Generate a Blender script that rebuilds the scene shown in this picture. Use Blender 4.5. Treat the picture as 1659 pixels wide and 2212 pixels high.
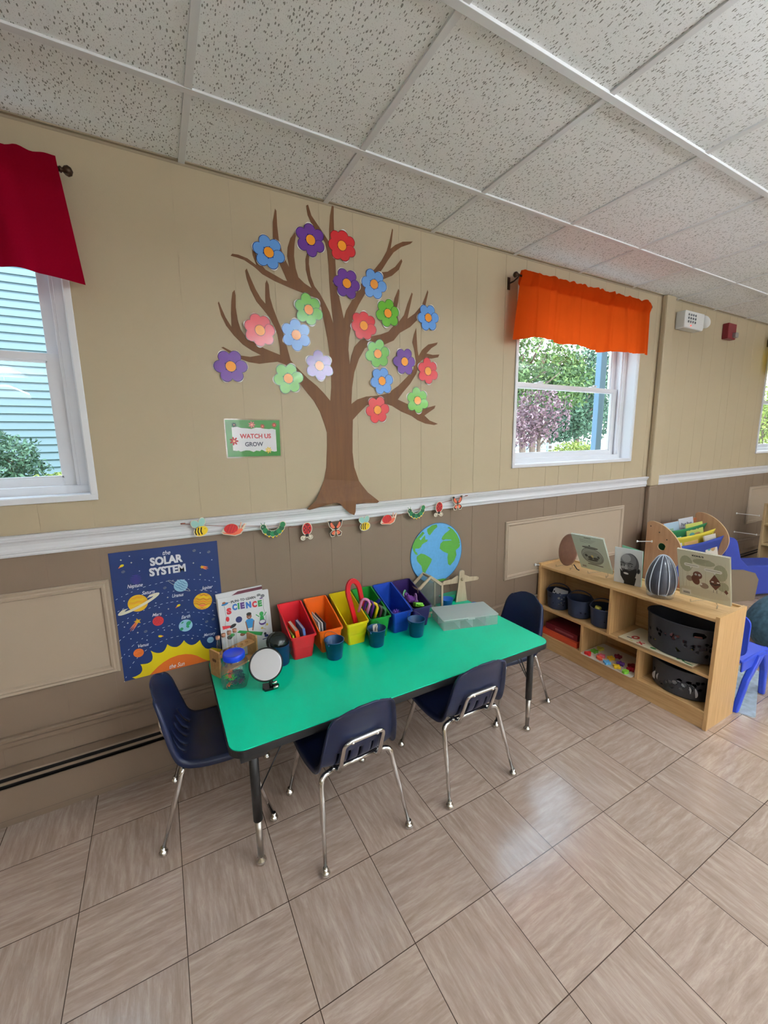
import bpy, bmesh, math, random
from mathutils import Vector, Matrix, geometry
from math import sin, cos, pi, radians

for o in list(bpy.data.objects):
    bpy.data.objects.remove(o, do_unlink=True)
SC = bpy.context.scene
COL = SC.collection

# ------------------------------------------------------------------ camera
cam_data = bpy.data.cameras.new('camera')
cam_data.sensor_fit = 'HORIZONTAL'
cam_data.sensor_width = 36.0
cam_data.lens = 36.0 * 888.0 / 1659.0
cam_data.clip_start = 0.02
cam_data.clip_end = 300
cam = bpy.data.objects.new('camera', cam_data)
COL.objects.link(cam)
def camera_matrix(yaw, pitch, roll, loc):
    f = Vector((sin(yaw)*cos(pitch), cos(yaw)*cos(pitch), -sin(pitch)))
    r = Vector((cos(yaw), -sin(yaw), 0)); u = r.cross(f)
    r2 = cos(roll)*r + sin(roll)*u; u2 = -sin(roll)*r + cos(roll)*u
    m = Matrix((r2, u2, -f)).transposed().to_4x4()
    m.translation = loc
    return m
cam.matrix_world = camera_matrix(.499, .1694, -.0157, Vector((0, 0, 1.506)))
SC.camera = cam

# ------------------------------------------------------------------ world, sun, exposure
SC.view_settings.view_transform = 'Standard'
SC.view_settings.look = 'None'
SC.view_settings.gamma = 1.0
SC.view_settings.exposure = 0.55
SC.view_settings.use_curve_mapping = False
world = bpy.data.worlds.new('sky'); SC.world = world
world.use_nodes = True
wn = world.node_tree.nodes; wl = world.node_tree.links
bg = wn['Background']
tc = wn.new('ShaderNodeTexCoord'); sx = wn.new('ShaderNodeSeparateXYZ'); rp = wn.new('ShaderNodeValToRGB')
wl.new(tc.outputs['Generated'], sx.inputs[0]); wl.new(sx.outputs['Z'], rp.inputs[0]); wl.new(rp.outputs[0], bg.inputs['Color'])
rp.color_ramp.elements[0].color = (1, 1, 1, 1); rp.color_ramp.elements[1].color = (.62, .82, 1, 1)
rp.color_ramp.elements[1].position = .7
bg.inputs['Strength'].default_value = 3.4
sun_data = bpy.data.lights.new('sun', 'SUN'); sun_data.energy = 3.6; sun_data.angle = radians(1.5)
sun_data.color = (1, .96, .88)
sun = bpy.data.objects.new('sun', sun_data); COL.objects.link(sun)
sun.rotation_euler = (radians(38), 0, radians(-25))     # high sun behind the building, shining away from the window wall
LAMP_POWER = 2.0          # emission of the ceiling troffers

# ------------------------------------------------------------------ materials
def lin(c):
    return tuple((x/12.92 if x <= .04045 else ((x+.055)/1.055)**2.4) for x in [v/255 for v in c]) + (1,)
MATS = {}
def new_mat(name):
    m = bpy.data.materials.new(name); m.use_nodes = True
    return m, m.node_tree.nodes, m.node_tree.links, m.node_tree.nodes['Principled BSDF']
def M(name, rgb=None, rough=.5, metal=0, noise=0, scale=40, bump=0, bscale=200, spec=.5, coat=0, emit=0):
    if name in MATS: return MATS[name]
    m, n, l, b = new_mat(name)
    col = lin(rgb)
    b.inputs['Base Color'].default_value = col
    b.inputs['Roughness'].default_value = rough
    b.inputs['Metallic'].default_value = metal
    b.inputs['Specular IOR Level'].default_value = spec
    b.inputs['Coat Weight'].default_value = coat
    if emit:
        b.inputs['Emission Color'].default_value = col; b.inputs['Emission Strength'].default_value = emit
    if noise or bump:
        t = n.new('ShaderNodeTexCoord')
    if noise:
        nz = n.new('ShaderNodeTexNoise'); nz.inputs['Scale'].default_value = scale; nz.inputs['Detail'].default_value = 4
        r = n.new('ShaderNodeValToRGB')
        r.color_ramp.elements[0].position = .3; r.color_ramp.elements[1].position = .7
        r.color_ramp.elements[0].color = tuple(v*(1-noise) for v in col[:3]) + (1,)
        r.color_ramp.elements[1].color = tuple(min(1, v*(1+noise)) for v in col[:3]) + (1,)
        l.new(t.outputs['Object'], nz.inputs['Vector']); l.new(nz.outputs['Fac'], r.inputs[0]); l.new(r.outputs[0], b.inputs['Base Color'])
    if bump:
        nb = n.new('ShaderNodeTexNoise'); nb.inputs['Scale'].default_value = bscale; nb.inputs['Detail'].default_value = 3
        bp = n.new('ShaderNodeBump'); bp.inputs['Strength'].default_value = bump; bp.inputs['Distance'].default_value = .002
        l.new(t.outputs['Object'], nb.inputs['Vector']); l.new(nb.outputs['Fac'], bp.inputs['Height']); l.new(bp.outputs[0], b.inputs['Normal'])
    MATS[name] = m
    return m
def clear_mat(name, tint=(1, 1, 1), gloss=.12, rough=.03, diffuse=0, dcol=(1, 1, 1)):
    """thin clear sheet: see-through with a view-angle sheen, optionally frosted"""
    if name in MATS: return MATS[name]
    m = bpy.data.materials.new(name); m.use_nodes = True
    n = m.node_tree.nodes; l = m.node_tree.links; n.clear()
    out = n.new('ShaderNodeOutputMaterial'); tr = n.new('ShaderNodeBsdfTransparent'); tr.inputs[0].default_value = tint + (1,)
    gl = n.new('ShaderNodeBsdfGlossy'); gl.inputs['Roughness'].default_value = rough
    fr = n.new('ShaderNodeLayerWeight'); fr.inputs['Blend'].default_value = .5
    k1 = n.new('ShaderNodeMath'); k1.operation = 'POWER'; l.new(fr.outputs['Facing'], k1.inputs[0]); k1.inputs[1].default_value = 4
    k2 = n.new('ShaderNodeMath'); k2.operation = 'MULTIPLY_ADD'; l.new(k1.outputs[0], k2.inputs[0]); k2.inputs[1].default_value = min(.8, gloss*2.2); k2.inputs[2].default_value = .035 + gloss*.12
    mx = n.new('ShaderNodeMixShader'); l.new(k2.outputs[0], mx.inputs[0]); l.new(tr.outputs[0], mx.inputs[1]); l.new(gl.outputs[0], mx.inputs[2])
    last = mx
    if diffuse:
        df = n.new('ShaderNodeBsdfDiffuse'); df.inputs[0].default_value = dcol + (1,)
        tl = n.new('ShaderNodeBsdfTranslucent'); tl.inputs[0].default_value = dcol + (1,)
        m1 = n.new('ShaderNodeMixShader'); l.new(df.outputs[0], m1.inputs[1]); l.new(tl.outputs[0], m1.inputs[2]); m1.inputs[0].default_value = .5
        m2 = n.new('ShaderNodeMixShader'); m2.inputs[0].default_value = diffuse
        l.new(mx.outputs[0], m2.inputs[1]); l.new(m1.outputs[0], m2.inputs[2]); last = m2
    l.new(last.outputs[0], out.inputs[0])
    MATS[name] = m
    return m
def cloth_mat(name, rgb, trans=.45):
    if name in MATS: return MATS[name]
    m = bpy.data.materials.new(name); m.use_nodes = True
    n = m.node_tree.nodes; l = m.node_tree.links; n.clear()
    out = n.new('ShaderNodeOutputMaterial'); c = lin(rgb)
    df = n.new('ShaderNodeBsdfDiffuse'); tl = n.new('ShaderNodeBsdfTranslucent')
    df.inputs[0].default_value = c; tl.inputs[0].default_value = c
    mx = n.new('ShaderNodeMixShader'); mx.inputs[0].default_value = trans
    tcn = n.new('ShaderNodeTexCoord'); wv = n.new('ShaderNodeTexNoise'); wv.inputs['Scale'].default_value = 350
    bp = n.new('ShaderNodeBump'); bp.inputs['Strength'].default_value = .25; bp.inputs['Distance'].default_value = .002
    l.new(tcn.outputs['Object'], wv.inputs['Vector']); l.new(wv.outputs['Fac'], bp.inputs['Height']); l.new(bp.outputs[0], df.inputs['Normal'])
    l.new(df.outputs[0], mx.inputs[1]); l.new(tl.outputs[0], mx.inputs[2]); l.new(mx.outputs[0], out.inputs[0])
    MATS[name] = m
    return m
def wood_mat(name, c1, c2, axis='Y', scale=6, rough=.45, stretch=14):
    if name in MATS: return MATS[name]
    m, n, l, b = new_mat(name)
    t = n.new('ShaderNodeTexCoord'); mp = n.new('ShaderNodeMapping')
    s = [stretch, stretch, stretch]; s['XYZ'.index(axis)] = 1
    mp.inputs['Scale'].default_value = s
    nz = n.new('ShaderNodeTexNoise'); nz.inputs['Scale'].default_value = scale; nz.inputs['Detail'].default_value = 6; nz.inputs['Roughness'].default_value = .6
    r = n.new('ShaderNodeValToRGB'); r.color_ramp.elements[0].position = .3; r.color_ramp.elements[1].position = .7
    r.color_ramp.elements[0].color = lin(c1); r.color_ramp.elements[1].color = lin(c2)
    l.new(t.outputs['Object'], mp.inputs[0]); l.new(mp.outputs[0], nz.inputs['Vector']); l.new(nz.outputs['Fac'], r.inputs[0]); l.new(r.outputs[0], b.inputs['Base Color'])
    b.inputs['Roughness'].default_value = rough
    MATS[name] = m
    return m
def math_node(n, l, op, a, b=None, c=None):
    k = n.new('ShaderNodeMath'); k.operation = op
    for i, v in enumerate((a, b, c)):
        if v is None: continue
        if isinstance(v, (int, float)): k.inputs[i].default_value = v
        else: l.new(v, k.inputs[i])
    return k.outputs[0]

def floor_mat():
    m, n, l, b = new_mat('vinyl_tile_floor')
    tcn = n.new('ShaderNodeTexCoord'); sp = n.new('ShaderNodeSeparateXYZ'); l.new(tcn.outputs['Object'], sp.inputs[0])
    T = .3048
    u = math_node(n, l, 'DIVIDE', math_node(n, l, 'SUBTRACT', sp.outputs['X'], .55), T)
    v = math_node(n, l, 'DIVIDE', math_node(n, l, 'SUBTRACT', sp.outputs['Y'], 1.1572), T)
    iu = math_node(n, l, 'FLOOR', u); iv = math_node(n, l, 'FLOOR', v)
    par = math_node(n, l, 'FLOORED_MODULO', math_node(n, l, 'ADD', math_node(n, l, 'ADD', iu, iv), 1), 2)
    fu = math_node(n, l, 'SUBTRACT', u, iu); fv = math_node(n, l, 'SUBTRACT', v, iv)
    # seam mask
    du = math_node(n, l, 'MINIMUM', fu, math_node(n, l, 'SUBTRACT', 1, fu))
    dv = math_node(n, l, 'MINIMUM', fv, math_node(n, l, 'SUBTRACT', 1, fv))
    seam = math_node(n, l, 'LESS_THAN', math_node(n, l, 'MINIMUM', du, dv), .0042)
    cid = n.new('ShaderNodeCombineXYZ'); l.new(iu, cid.inputs[0]); l.new(iv, cid.inputs[1])
    wnz = n.new('ShaderNodeTexWhiteNoise'); l.new(cid.outputs[0], wnz.inputs['Vector'])
    def grain(a, bb):
        cc = n.new('ShaderNodeCombineXYZ')
        l.new(math_node(n, l, 'MULTIPLY', a, 1.3), cc.inputs[0]); l.new(math_node(n, l, 'MULTIPLY', bb, 10.0), cc.inputs[1])
        l.new(math_node(n, l, 'MULTIPLY', wnz.outputs['Value'], 40), cc.inputs[2])
        return cc.outputs[0]
    g1 = grain(u, v); g2 = grain(v, u)
    mixv = n.new('ShaderNodeMix'); mixv.data_type = 'VECTOR'
    l.new(par, mixv.inputs['Factor']); l.new(g1, mixv.inputs[4]); l.new(g2, mixv.inputs[5])
    nz = n.new('ShaderNodeTexNoise'); nz.inputs['Scale'].default_value = 1.6; nz.inputs['Detail'].default_value = 9; nz.inputs['Roughness'].default_value = .74; nz.inputs['Distortion'].default_value = .35
    l.new(mixv.outputs[1], nz.inputs['Vector'])
    r = n.new('ShaderNodeValToRGB')
    e = r.color_ramp.elements
    e[0].position = .25; e[0].color = lin((154, 131, 116)); e[1].position = .75; e[1].color = lin((212, 194, 181))
    k = e.new(.5); k.color = lin((184, 161, 146))
    l.new(nz.outputs['Fac'], r.inputs[0])
    # tile to tile tone
    hv = n.new('ShaderNodeHueSaturation'); l.new(r.outputs[0], hv.inputs['Color'])
    l.new(math_node(n, l, 'ADD', math_node(n, l, 'MULTIPLY', wnz.outputs['Value'], .12), .94), hv.inputs['Value'])
    mx = n.new('ShaderNodeMix'); mx.data_type = 'RGBA'
    l.new(seam, mx.inputs['Factor']); l.new(hv.outputs[0], mx.inputs[6]); mx.inputs[7].default_value = lin((70, 52, 42))
    l.new(mx.outputs[2], b.inputs['Base Color'])
    # scuffed wax
    n2 = n.new('ShaderNodeTexNoise'); n2.inputs['Scale'].default_value = 9; n2.inputs['Detail'].default_value = 8; l.new(tcn.outputs['Object'], n2.inputs['Vector'])
    rr = n.new('ShaderNodeMapRange'); rr.inputs['To Min'].default_value = .07; rr.inputs['To Max'].default_value = .22
    l.new(n2.outputs['Fac'], rr.inputs['Value']); l.new(rr.outputs[0], b.inputs['Roughness'])
    n3 = n.new('ShaderNodeTexNoise'); n3.inputs['Scale'].default_value = 60; n3.inputs['Detail'].default_value = 5; l.new(tcn.outputs['Object'], n3.inputs['Vector'])
    n3.inputs['Distortion'].default_value = 1.5
    bp = n.new('ShaderNodeBump'); bp.inputs['Strength'].default_value = .10; bp.inputs['Distance'].default_value = .003
    l.new(n3.outputs['Fac'], bp.inputs['Height']); l.new(bp.outputs[0], b.inputs['Normal'])
    b.inputs['Specular IOR Level'].default_value = .85
    return m

def ceiling_mat():
    m, n, l, b = new_mat('acoustic_ceiling_tile')
    tcn = n.new('ShaderNodeTexCoord')
    def flecks(rot, scale, thr, stretch):
        mp = n.new('ShaderNodeMapping'); mp.inputs['Rotation'].default_value = (0, 0, rot); mp.inputs['Scale'].default_value = (1, stretch, 1)
        l.new(tcn.outputs['Object'], mp.inputs[0])
        nz = n.new('ShaderNodeTexNoise'); nz.inputs['Scale'].default_value = 5; l.new(tcn.outputs['Object'], nz.inputs['Vector'])
        ad = n.new('ShaderNodeVectorMath'); ad.operation = 'MULTIPLY_ADD'; l.new(nz.outputs['Color'], ad.inputs[0]); ad.inputs[1].default_value = (.02, .02, 0); l.new(mp.outputs[0], ad.inputs[2])
        vo = n.new('ShaderNodeTexVoronoi'); vo.inputs['Scale'].default_value = scale; l.new(ad.outputs[0], vo.inputs['Vector'])
        vr = n.new('ShaderNodeSeparateColor'); l.new(vo.outputs['Color'], vr.inputs[0])
        keep = math_node(n, l, 'MULTIPLY', vr.outputs[0], thr)
        return math_node(n, l, 'LESS_THAN', vo.outputs['Distance'], keep)
    f1 = flecks(.5, 140, .34, .42); f2 = flecks(-.9, 150, .33, .40); f3 = flecks(.1, 330, .38, .8)
    s = math_node(n, l, 'MAXIMUM', math_node(n, l, 'MAXIMUM', f1, f2), math_node(n, l, 'MULTIPLY', f3, .35))
    mx = n.new('ShaderNodeMix'); mx.data_type = 'RGBA'; l.new(s, mx.inputs['Factor'])
    mx.inputs[6].default_value = lin((240, 241, 240)); mx.inputs[7].default_value = lin((150, 150, 144))
    l.new(mx.outputs[2], b.inputs['Base Color']); b.inputs['Roughness'].default_value = .95; b.inputs['Specular IOR Level'].default_value = .1
    bp = n.new('ShaderNodeBump'); bp.inputs['Strength'].default_value = .5; bp.inputs['Distance'].default_value = .003; bp.invert = True
    l.new(s, bp.inputs['Height']); l.new(bp.outputs[0], b.inputs['Normal'])
    return m

# ------------------------------------------------------------------ mesh builder
class MB:
    def __init__(s):
        s.v = []; s.f = []; s.m = []; s.sm = []
    def add(s, vs, fs, mat=0, smooth=False, mtx=None):
        o = len(s.v)
        for p in vs:
            p = Vector(p)
            s.v.append(tuple(mtx @ p) if mtx else tuple(p))
        for f in fs:
            s.f.append(tuple(i+o for i in f)); s.m.append(mat); s.sm.append(smooth)
        return s
    def box(s, x0, x1, y0, y1, z0, z1, mat=0, mtx=None):
        vs = [(x, y, z) for x in (x0, x1) for y in (y0, y1) for z in (z0, z1)]
        fs = [(0, 1, 3, 2), (4, 6, 7, 5), (0, 4, 5, 1), (2, 3, 7, 6), (0, 2, 6, 4), (1, 5, 7, 3)]
        return s.add(vs, fs, mat, False, mtx)
    def lathe(s, prof, seg=28, mat=0, mtx=None, smooth=True, c=(0, 0), sx=1, sy=1, a0=0, a1=None):
        full = a1 is None
        a1 = a0 + 2*pi if full else a1
        k = seg if full else seg+1
        vs = []
        for r, z in prof:
            for i in range(k):
                a = a0 + (a1-a0)*i/seg
                vs.append((c[0]+r*cos(a)*sx, c[1]+r*sin(a)*sy, z))
        fs = []
        for j in range(len(prof)-1):
            for i in range(seg):
                i2 = (i+1) % k
                fs.append((j*k+i, j*k+i2, (j+1)*k+i2, (j+1)*k+i))
        s.add(vs, fs, mat, smooth, mtx)
        if full:
            if prof[0][0] > 1e-6: s.add(vs[:k], [tuple(range(k))[::-1]], mat, False, mtx)
            if prof[-1][0] > 1e-6 and not getattr(s, 'open', False): s.add(vs[-k:], [tuple(range(k))], mat, False, mtx)
        return s
    def shell(s, prof, **kw):
        """lathe without end caps (profile given as a closed wall: outer up, inner down)"""
        s.open = True
        s.lathe(prof, **kw)
        s.open = False
        return s
    def cyl(s, p0, p1, r, r2=None, seg=16, mat=0, mtx=None):
        return s.tube([p0, p1], [r, r if r2 is None else r2], seg, mat, mtx)
    def tube(s, path, r, seg=10, mat=0, mtx=None, closed=False):
        P = [Vector(p) for p in path]; n = len(P)
        R = r if isinstance(r, (list, tuple)) else [r]*n
        t = (P[1]-P[0]).normalized()
        up = Vector((0, 0, 1)) if abs(t.z) < .9 else Vector((1, 0, 0))
        nrm = (up - t*up.dot(t)).normalized()
        vs = []
        for i in range(n):
            if closed: t = (P[(i+1) % n]-P[i-1]).normalized()
            elif i == 0: t = (P[1]-P[0]).normalized()
            elif i == n-1: t = (P[-1]-P[-2]).normalized()
            else: t = ((P[i+1]-P[i]).normalized()+(P[i]-P[i-1]).normalized()).normalized()
            nrm = (nrm - t*nrm.dot(t)).normalized(); bn = t.cross(nrm)
            for k in range(seg):
                a = 2*pi*k/seg
                vs.append(P[i]+(nrm*cos(a)+bn*sin(a))*R[i])
        fs = []
        for j in range(n if closed else n-1):
            j2 = (j+1) % n
            for i in range(seg):
                i2 = (i+1) % seg
                fs.append((j*seg+i, j*seg+i2, j2*seg+i2, j2*seg+i))
        if not closed:
            fs.append(tuple(range(seg))[::-1]); fs.append(tuple((n-1)*seg+i for i in range(seg)))
        return s.add(vs, fs, mat, True, mtx)
    def sphere(s, c, r, seg=16, rings=10, mat=0, sc=(1, 1, 1), mtx=None):
        prof = [(r*sin(pi*i/rings), -r*cos(pi*i/rings)) for i in range(rings+1)]
        prof[0] = (0, -r); prof[-1] = (0, r)
        k = Matrix.Translation(c) @ Matrix.Diagonal((sc[0], sc[1], sc[2], 1))
        return s.lathe(prof, seg, mat, (mtx @ k) if mtx else k)
    def prism(s, pts, z0, z1, mat=0, mtx=None, side=None, smooth=False):
        """extrude a 2D outline from z0 to z1 (local z)"""
        n = len(pts)
        tess = geometry.tessellate_polygon([[Vector((p[0], p[1], 0)) for p in pts]])
        top = [(p[0], p[1], z1) for p in pts]; bot = [(p[0], p[1], z0) for p in pts]
        area = sum(pts[i][0]*pts[(i+1) % n][1]-pts[(i+1) % n][0]*pts[i][1] for i in range(n))
        fs = []
        for t in tess:
            a = [Vector((pts[i][0], pts[i][1], 0)) for i in t]
            ccw = (a[1]-a[0]).cross(a[2]-a[0]).z > 0
            f = tuple(t) if ccw else tuple(t)[::-1]
            fs.append(f); fs.append(tuple(i+n for i in f[::-1]))
        s.add(top+bot, fs, mat, False, mtx)
        sd = []
        for i in range(n):
            j = (i+1) % n
            sd.append((i, i+n, j+n, j) if area > 0 else (i, j, j+n, i+n))
        return s.add(top+bot, sd, mat if side is None else side, smooth, mtx)
    def flat(s, pts, z, mat=0, mtx=None):
        tess = geometry.tessellate_polygon([[Vector((p[0], p[1], 0)) for p in pts]])
        fs = []
        for t in tess:
            a = [Vector((pts[i][0], pts[i][1], 0)) for i in t]
            fs.append(tuple(t) if (a[1]-a[0]).cross(a[2]-a[0]).z > 0 else tuple(t)[::-1])
        return s.add([(p[0], p[1], z) for p in pts], fs, mat, False, mtx)
    def stroke(s, pts, w, z, mat=0, mtx=None):
        P = [Vector((p[0], p[1])) for p in pts]; L = []; Rr = []
        W = w if isinstance(w, (list, tuple)) else [w]*len(P)
        for i in range(len(P)):
            t = (P[min(i+1, len(P)-1)]-P[max(i-1, 0)])
            if t.length < 1e-9: t = Vector((1, 0))
            t.normalize(); nn = Vector((-t.y, t.x))*W[i]/2
            L.append(P[i]+nn); Rr.append(P[i]-nn)
        vs = [(p.x, p.y, z) for p in L]+[(p.x, p.y, z) for p in Rr]; k = len(P)
        return s.add(vs, [(i+k, i+1+k, i+1, i) for i in range(k-1)], mat, False, mtx)
    def text(s, body, cx, cz, w, h, z, mat=0, mtx=None, shear=0, bold=0, rot=0):
        cu = bpy.data.curves.new('lettering', 'FONT'); cu.body = body; cu.size = 1; cu.shear = shear; cu.offset = bold; cu.resolution_u = 3
        ob = bpy.data.objects.new('lettering', cu); COL.objects.link(ob)
        me = bpy.data.meshes.new_from_object(ob)
        bpy.data.objects.remove(ob); bpy.data.curves.remove(cu)
        if not me.vertices: return s
        xs = [v.co.x for v in me.vertices]; ys = [v.co.y for v in me.vertices]
        x0, x1, y0, y1 = min(xs), max(xs), min(ys), max(ys)
        vs = []
        for v in me.vertices:
            a = ((v.co.x-(x0+x1)/2)/(x1-x0)*w, (v.co.y-(y0+y1)/2)/(y1-y0)*h)
            vs.append((cx+a[0]*cos(rot)-a[1]*sin(rot), cz+a[0]*sin(rot)+a[1]*cos(rot), z))
        s.add(vs, [tuple(p.vertices) for p in me.polygons], mat, False, mtx)
        bpy.data.meshes.remove(me)
        return s
    def mesh(s, name, mats):
        me = bpy.data.meshes.new(name)
        me.from_pydata(s.v, [], s.f)
        for m in (mats if isinstance(mats, (list, tuple)) else [mats]): me.materials.append(m)
        me.polygons.foreach_set('material_index', s.m)
        me.polygons.foreach_set('use_smooth', s.sm)
        me.update()
        return me
    def build(s, name, mats, parent=None, loc=(0, 0, 0), rot=(0, 0, 0), bevel=0, label=None, seg=2, weld=True):
        me = s.mesh(name, mats)
        if weld:
            bm = bmesh.new(); bm.from_mesh(me); bmesh.ops.remove_doubles(bm, verts=bm.verts, dist=1e-6); bm.to_mesh(me); bm.free()
        o = bpy.data.objects.new(name, me); COL.objects.link(o)
        if parent is not None: o.parent = parent
        o.location = loc; o.rotation_euler = rot
        if bevel:
            b = o.modifiers.new('bevel', 'BEVEL'); b.width = bevel; b.segments = seg; b.limit_method = 'ANGLE'; b.angle_limit = radians(40)
        if label: o['label'] = label
        return o

def thing(name, label, cat, loc=(0, 0, 0), rotz=0, group=None, rot=None):
    o = bpy.data.objects.new(name, None); COL.objects.link(o)
    o.empty_display_size = .05
    o.location = loc; o.rotation_euler = rot if rot else (0, 0, rotz)
    return tag(o, label, cat, group)
def tag(o, label, cat, group=None):
    o['label'] = label; o['category'] = cat
    if group: o['group'] = group
    return o
def struct(o, label=None):
    o['kind'] = 'structure'
    if label: o['label'] = label
    return o
def children(o): return [c for c in bpy.data.objects if c.parent == o]
def dup(root, loc, rotz, label, group=None, kids=None):
    r = root.copy(); COL.objects.link(r); r.location = loc; r.rotation_euler = (0, 0, rotz); r['label'] = label
    for k in ('group',):
        if group: r[k] = group
    for ch in children(root):
        c = ch.copy(); COL.objects.link(c); c.parent = r
        for g in children(ch):
            d = g.copy(); COL.objects.link(d); d.parent = c
    return r
def smooth_path(P, n=6):
    P = [Vector(p) for p in P]; out = []
    for i in range(len(P)-1):
        a = P[max(i-1, 0)]; b = P[i]; c = P[i+1]; d = P[min(i+2, len(P)-1)]
        for k in range(n):
            t = k/n
            out.append(.5*((2*b)+(-a+c)*t+(2*a-5*b+4*c-d)*t*t+(-a+3*b-3*c+d)*t**3))
    out.append(P[-1])
    return out
def round_path(P, r, n=5):
    """polyline with rounded corners"""
    P = [Vector(p) for p in P]; out = [P[0]]
    for i in range(1, len(P)-1):
        a = (P[i-1]-P[i]); b = (P[i+1]-P[i]); ra = min(r, a.length*.48, b.length*.48)
        p0 = P[i]+a.normalized()*ra; p1 = P[i]+b.normalized()*ra
        for k in range(n+1):
            t = k/n
            out.append((1-t)**2*p0+2*t*(1-t)*P[i]+t*t*p1)
    out.append(P[-1])
    return out
def ell(cx, cy, rx, ry=None, n=24, rot=0, a0=0, a1=2*pi):
    ry = rx if ry is None else ry
    k = n if abs(a1-a0-2*pi) < 1e-6 else n+1
    out = []
    for i in range(k):
        a = a0+(a1-a0)*i/n; x = rx*cos(a); y = ry*sin(a)
        out.append((cx+x*cos(rot)-y*sin(rot), cy+x*sin(rot)+y*cos(rot)))
    return out
def rrect(x0, x1, y0, y1, r, n=5):
    out = []
    for cx, cy, a in ((x1-r, y1-r, 0), (x0+r, y1-r, pi/2), (x0+r, y0+r, pi), (x1-r, y0+r, 1.5*pi)):
        for k in range(n+1):
            b = a+pi/2*k/n; out.append((cx+r*cos(b), cy+r*sin(b)))
    return out
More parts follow.
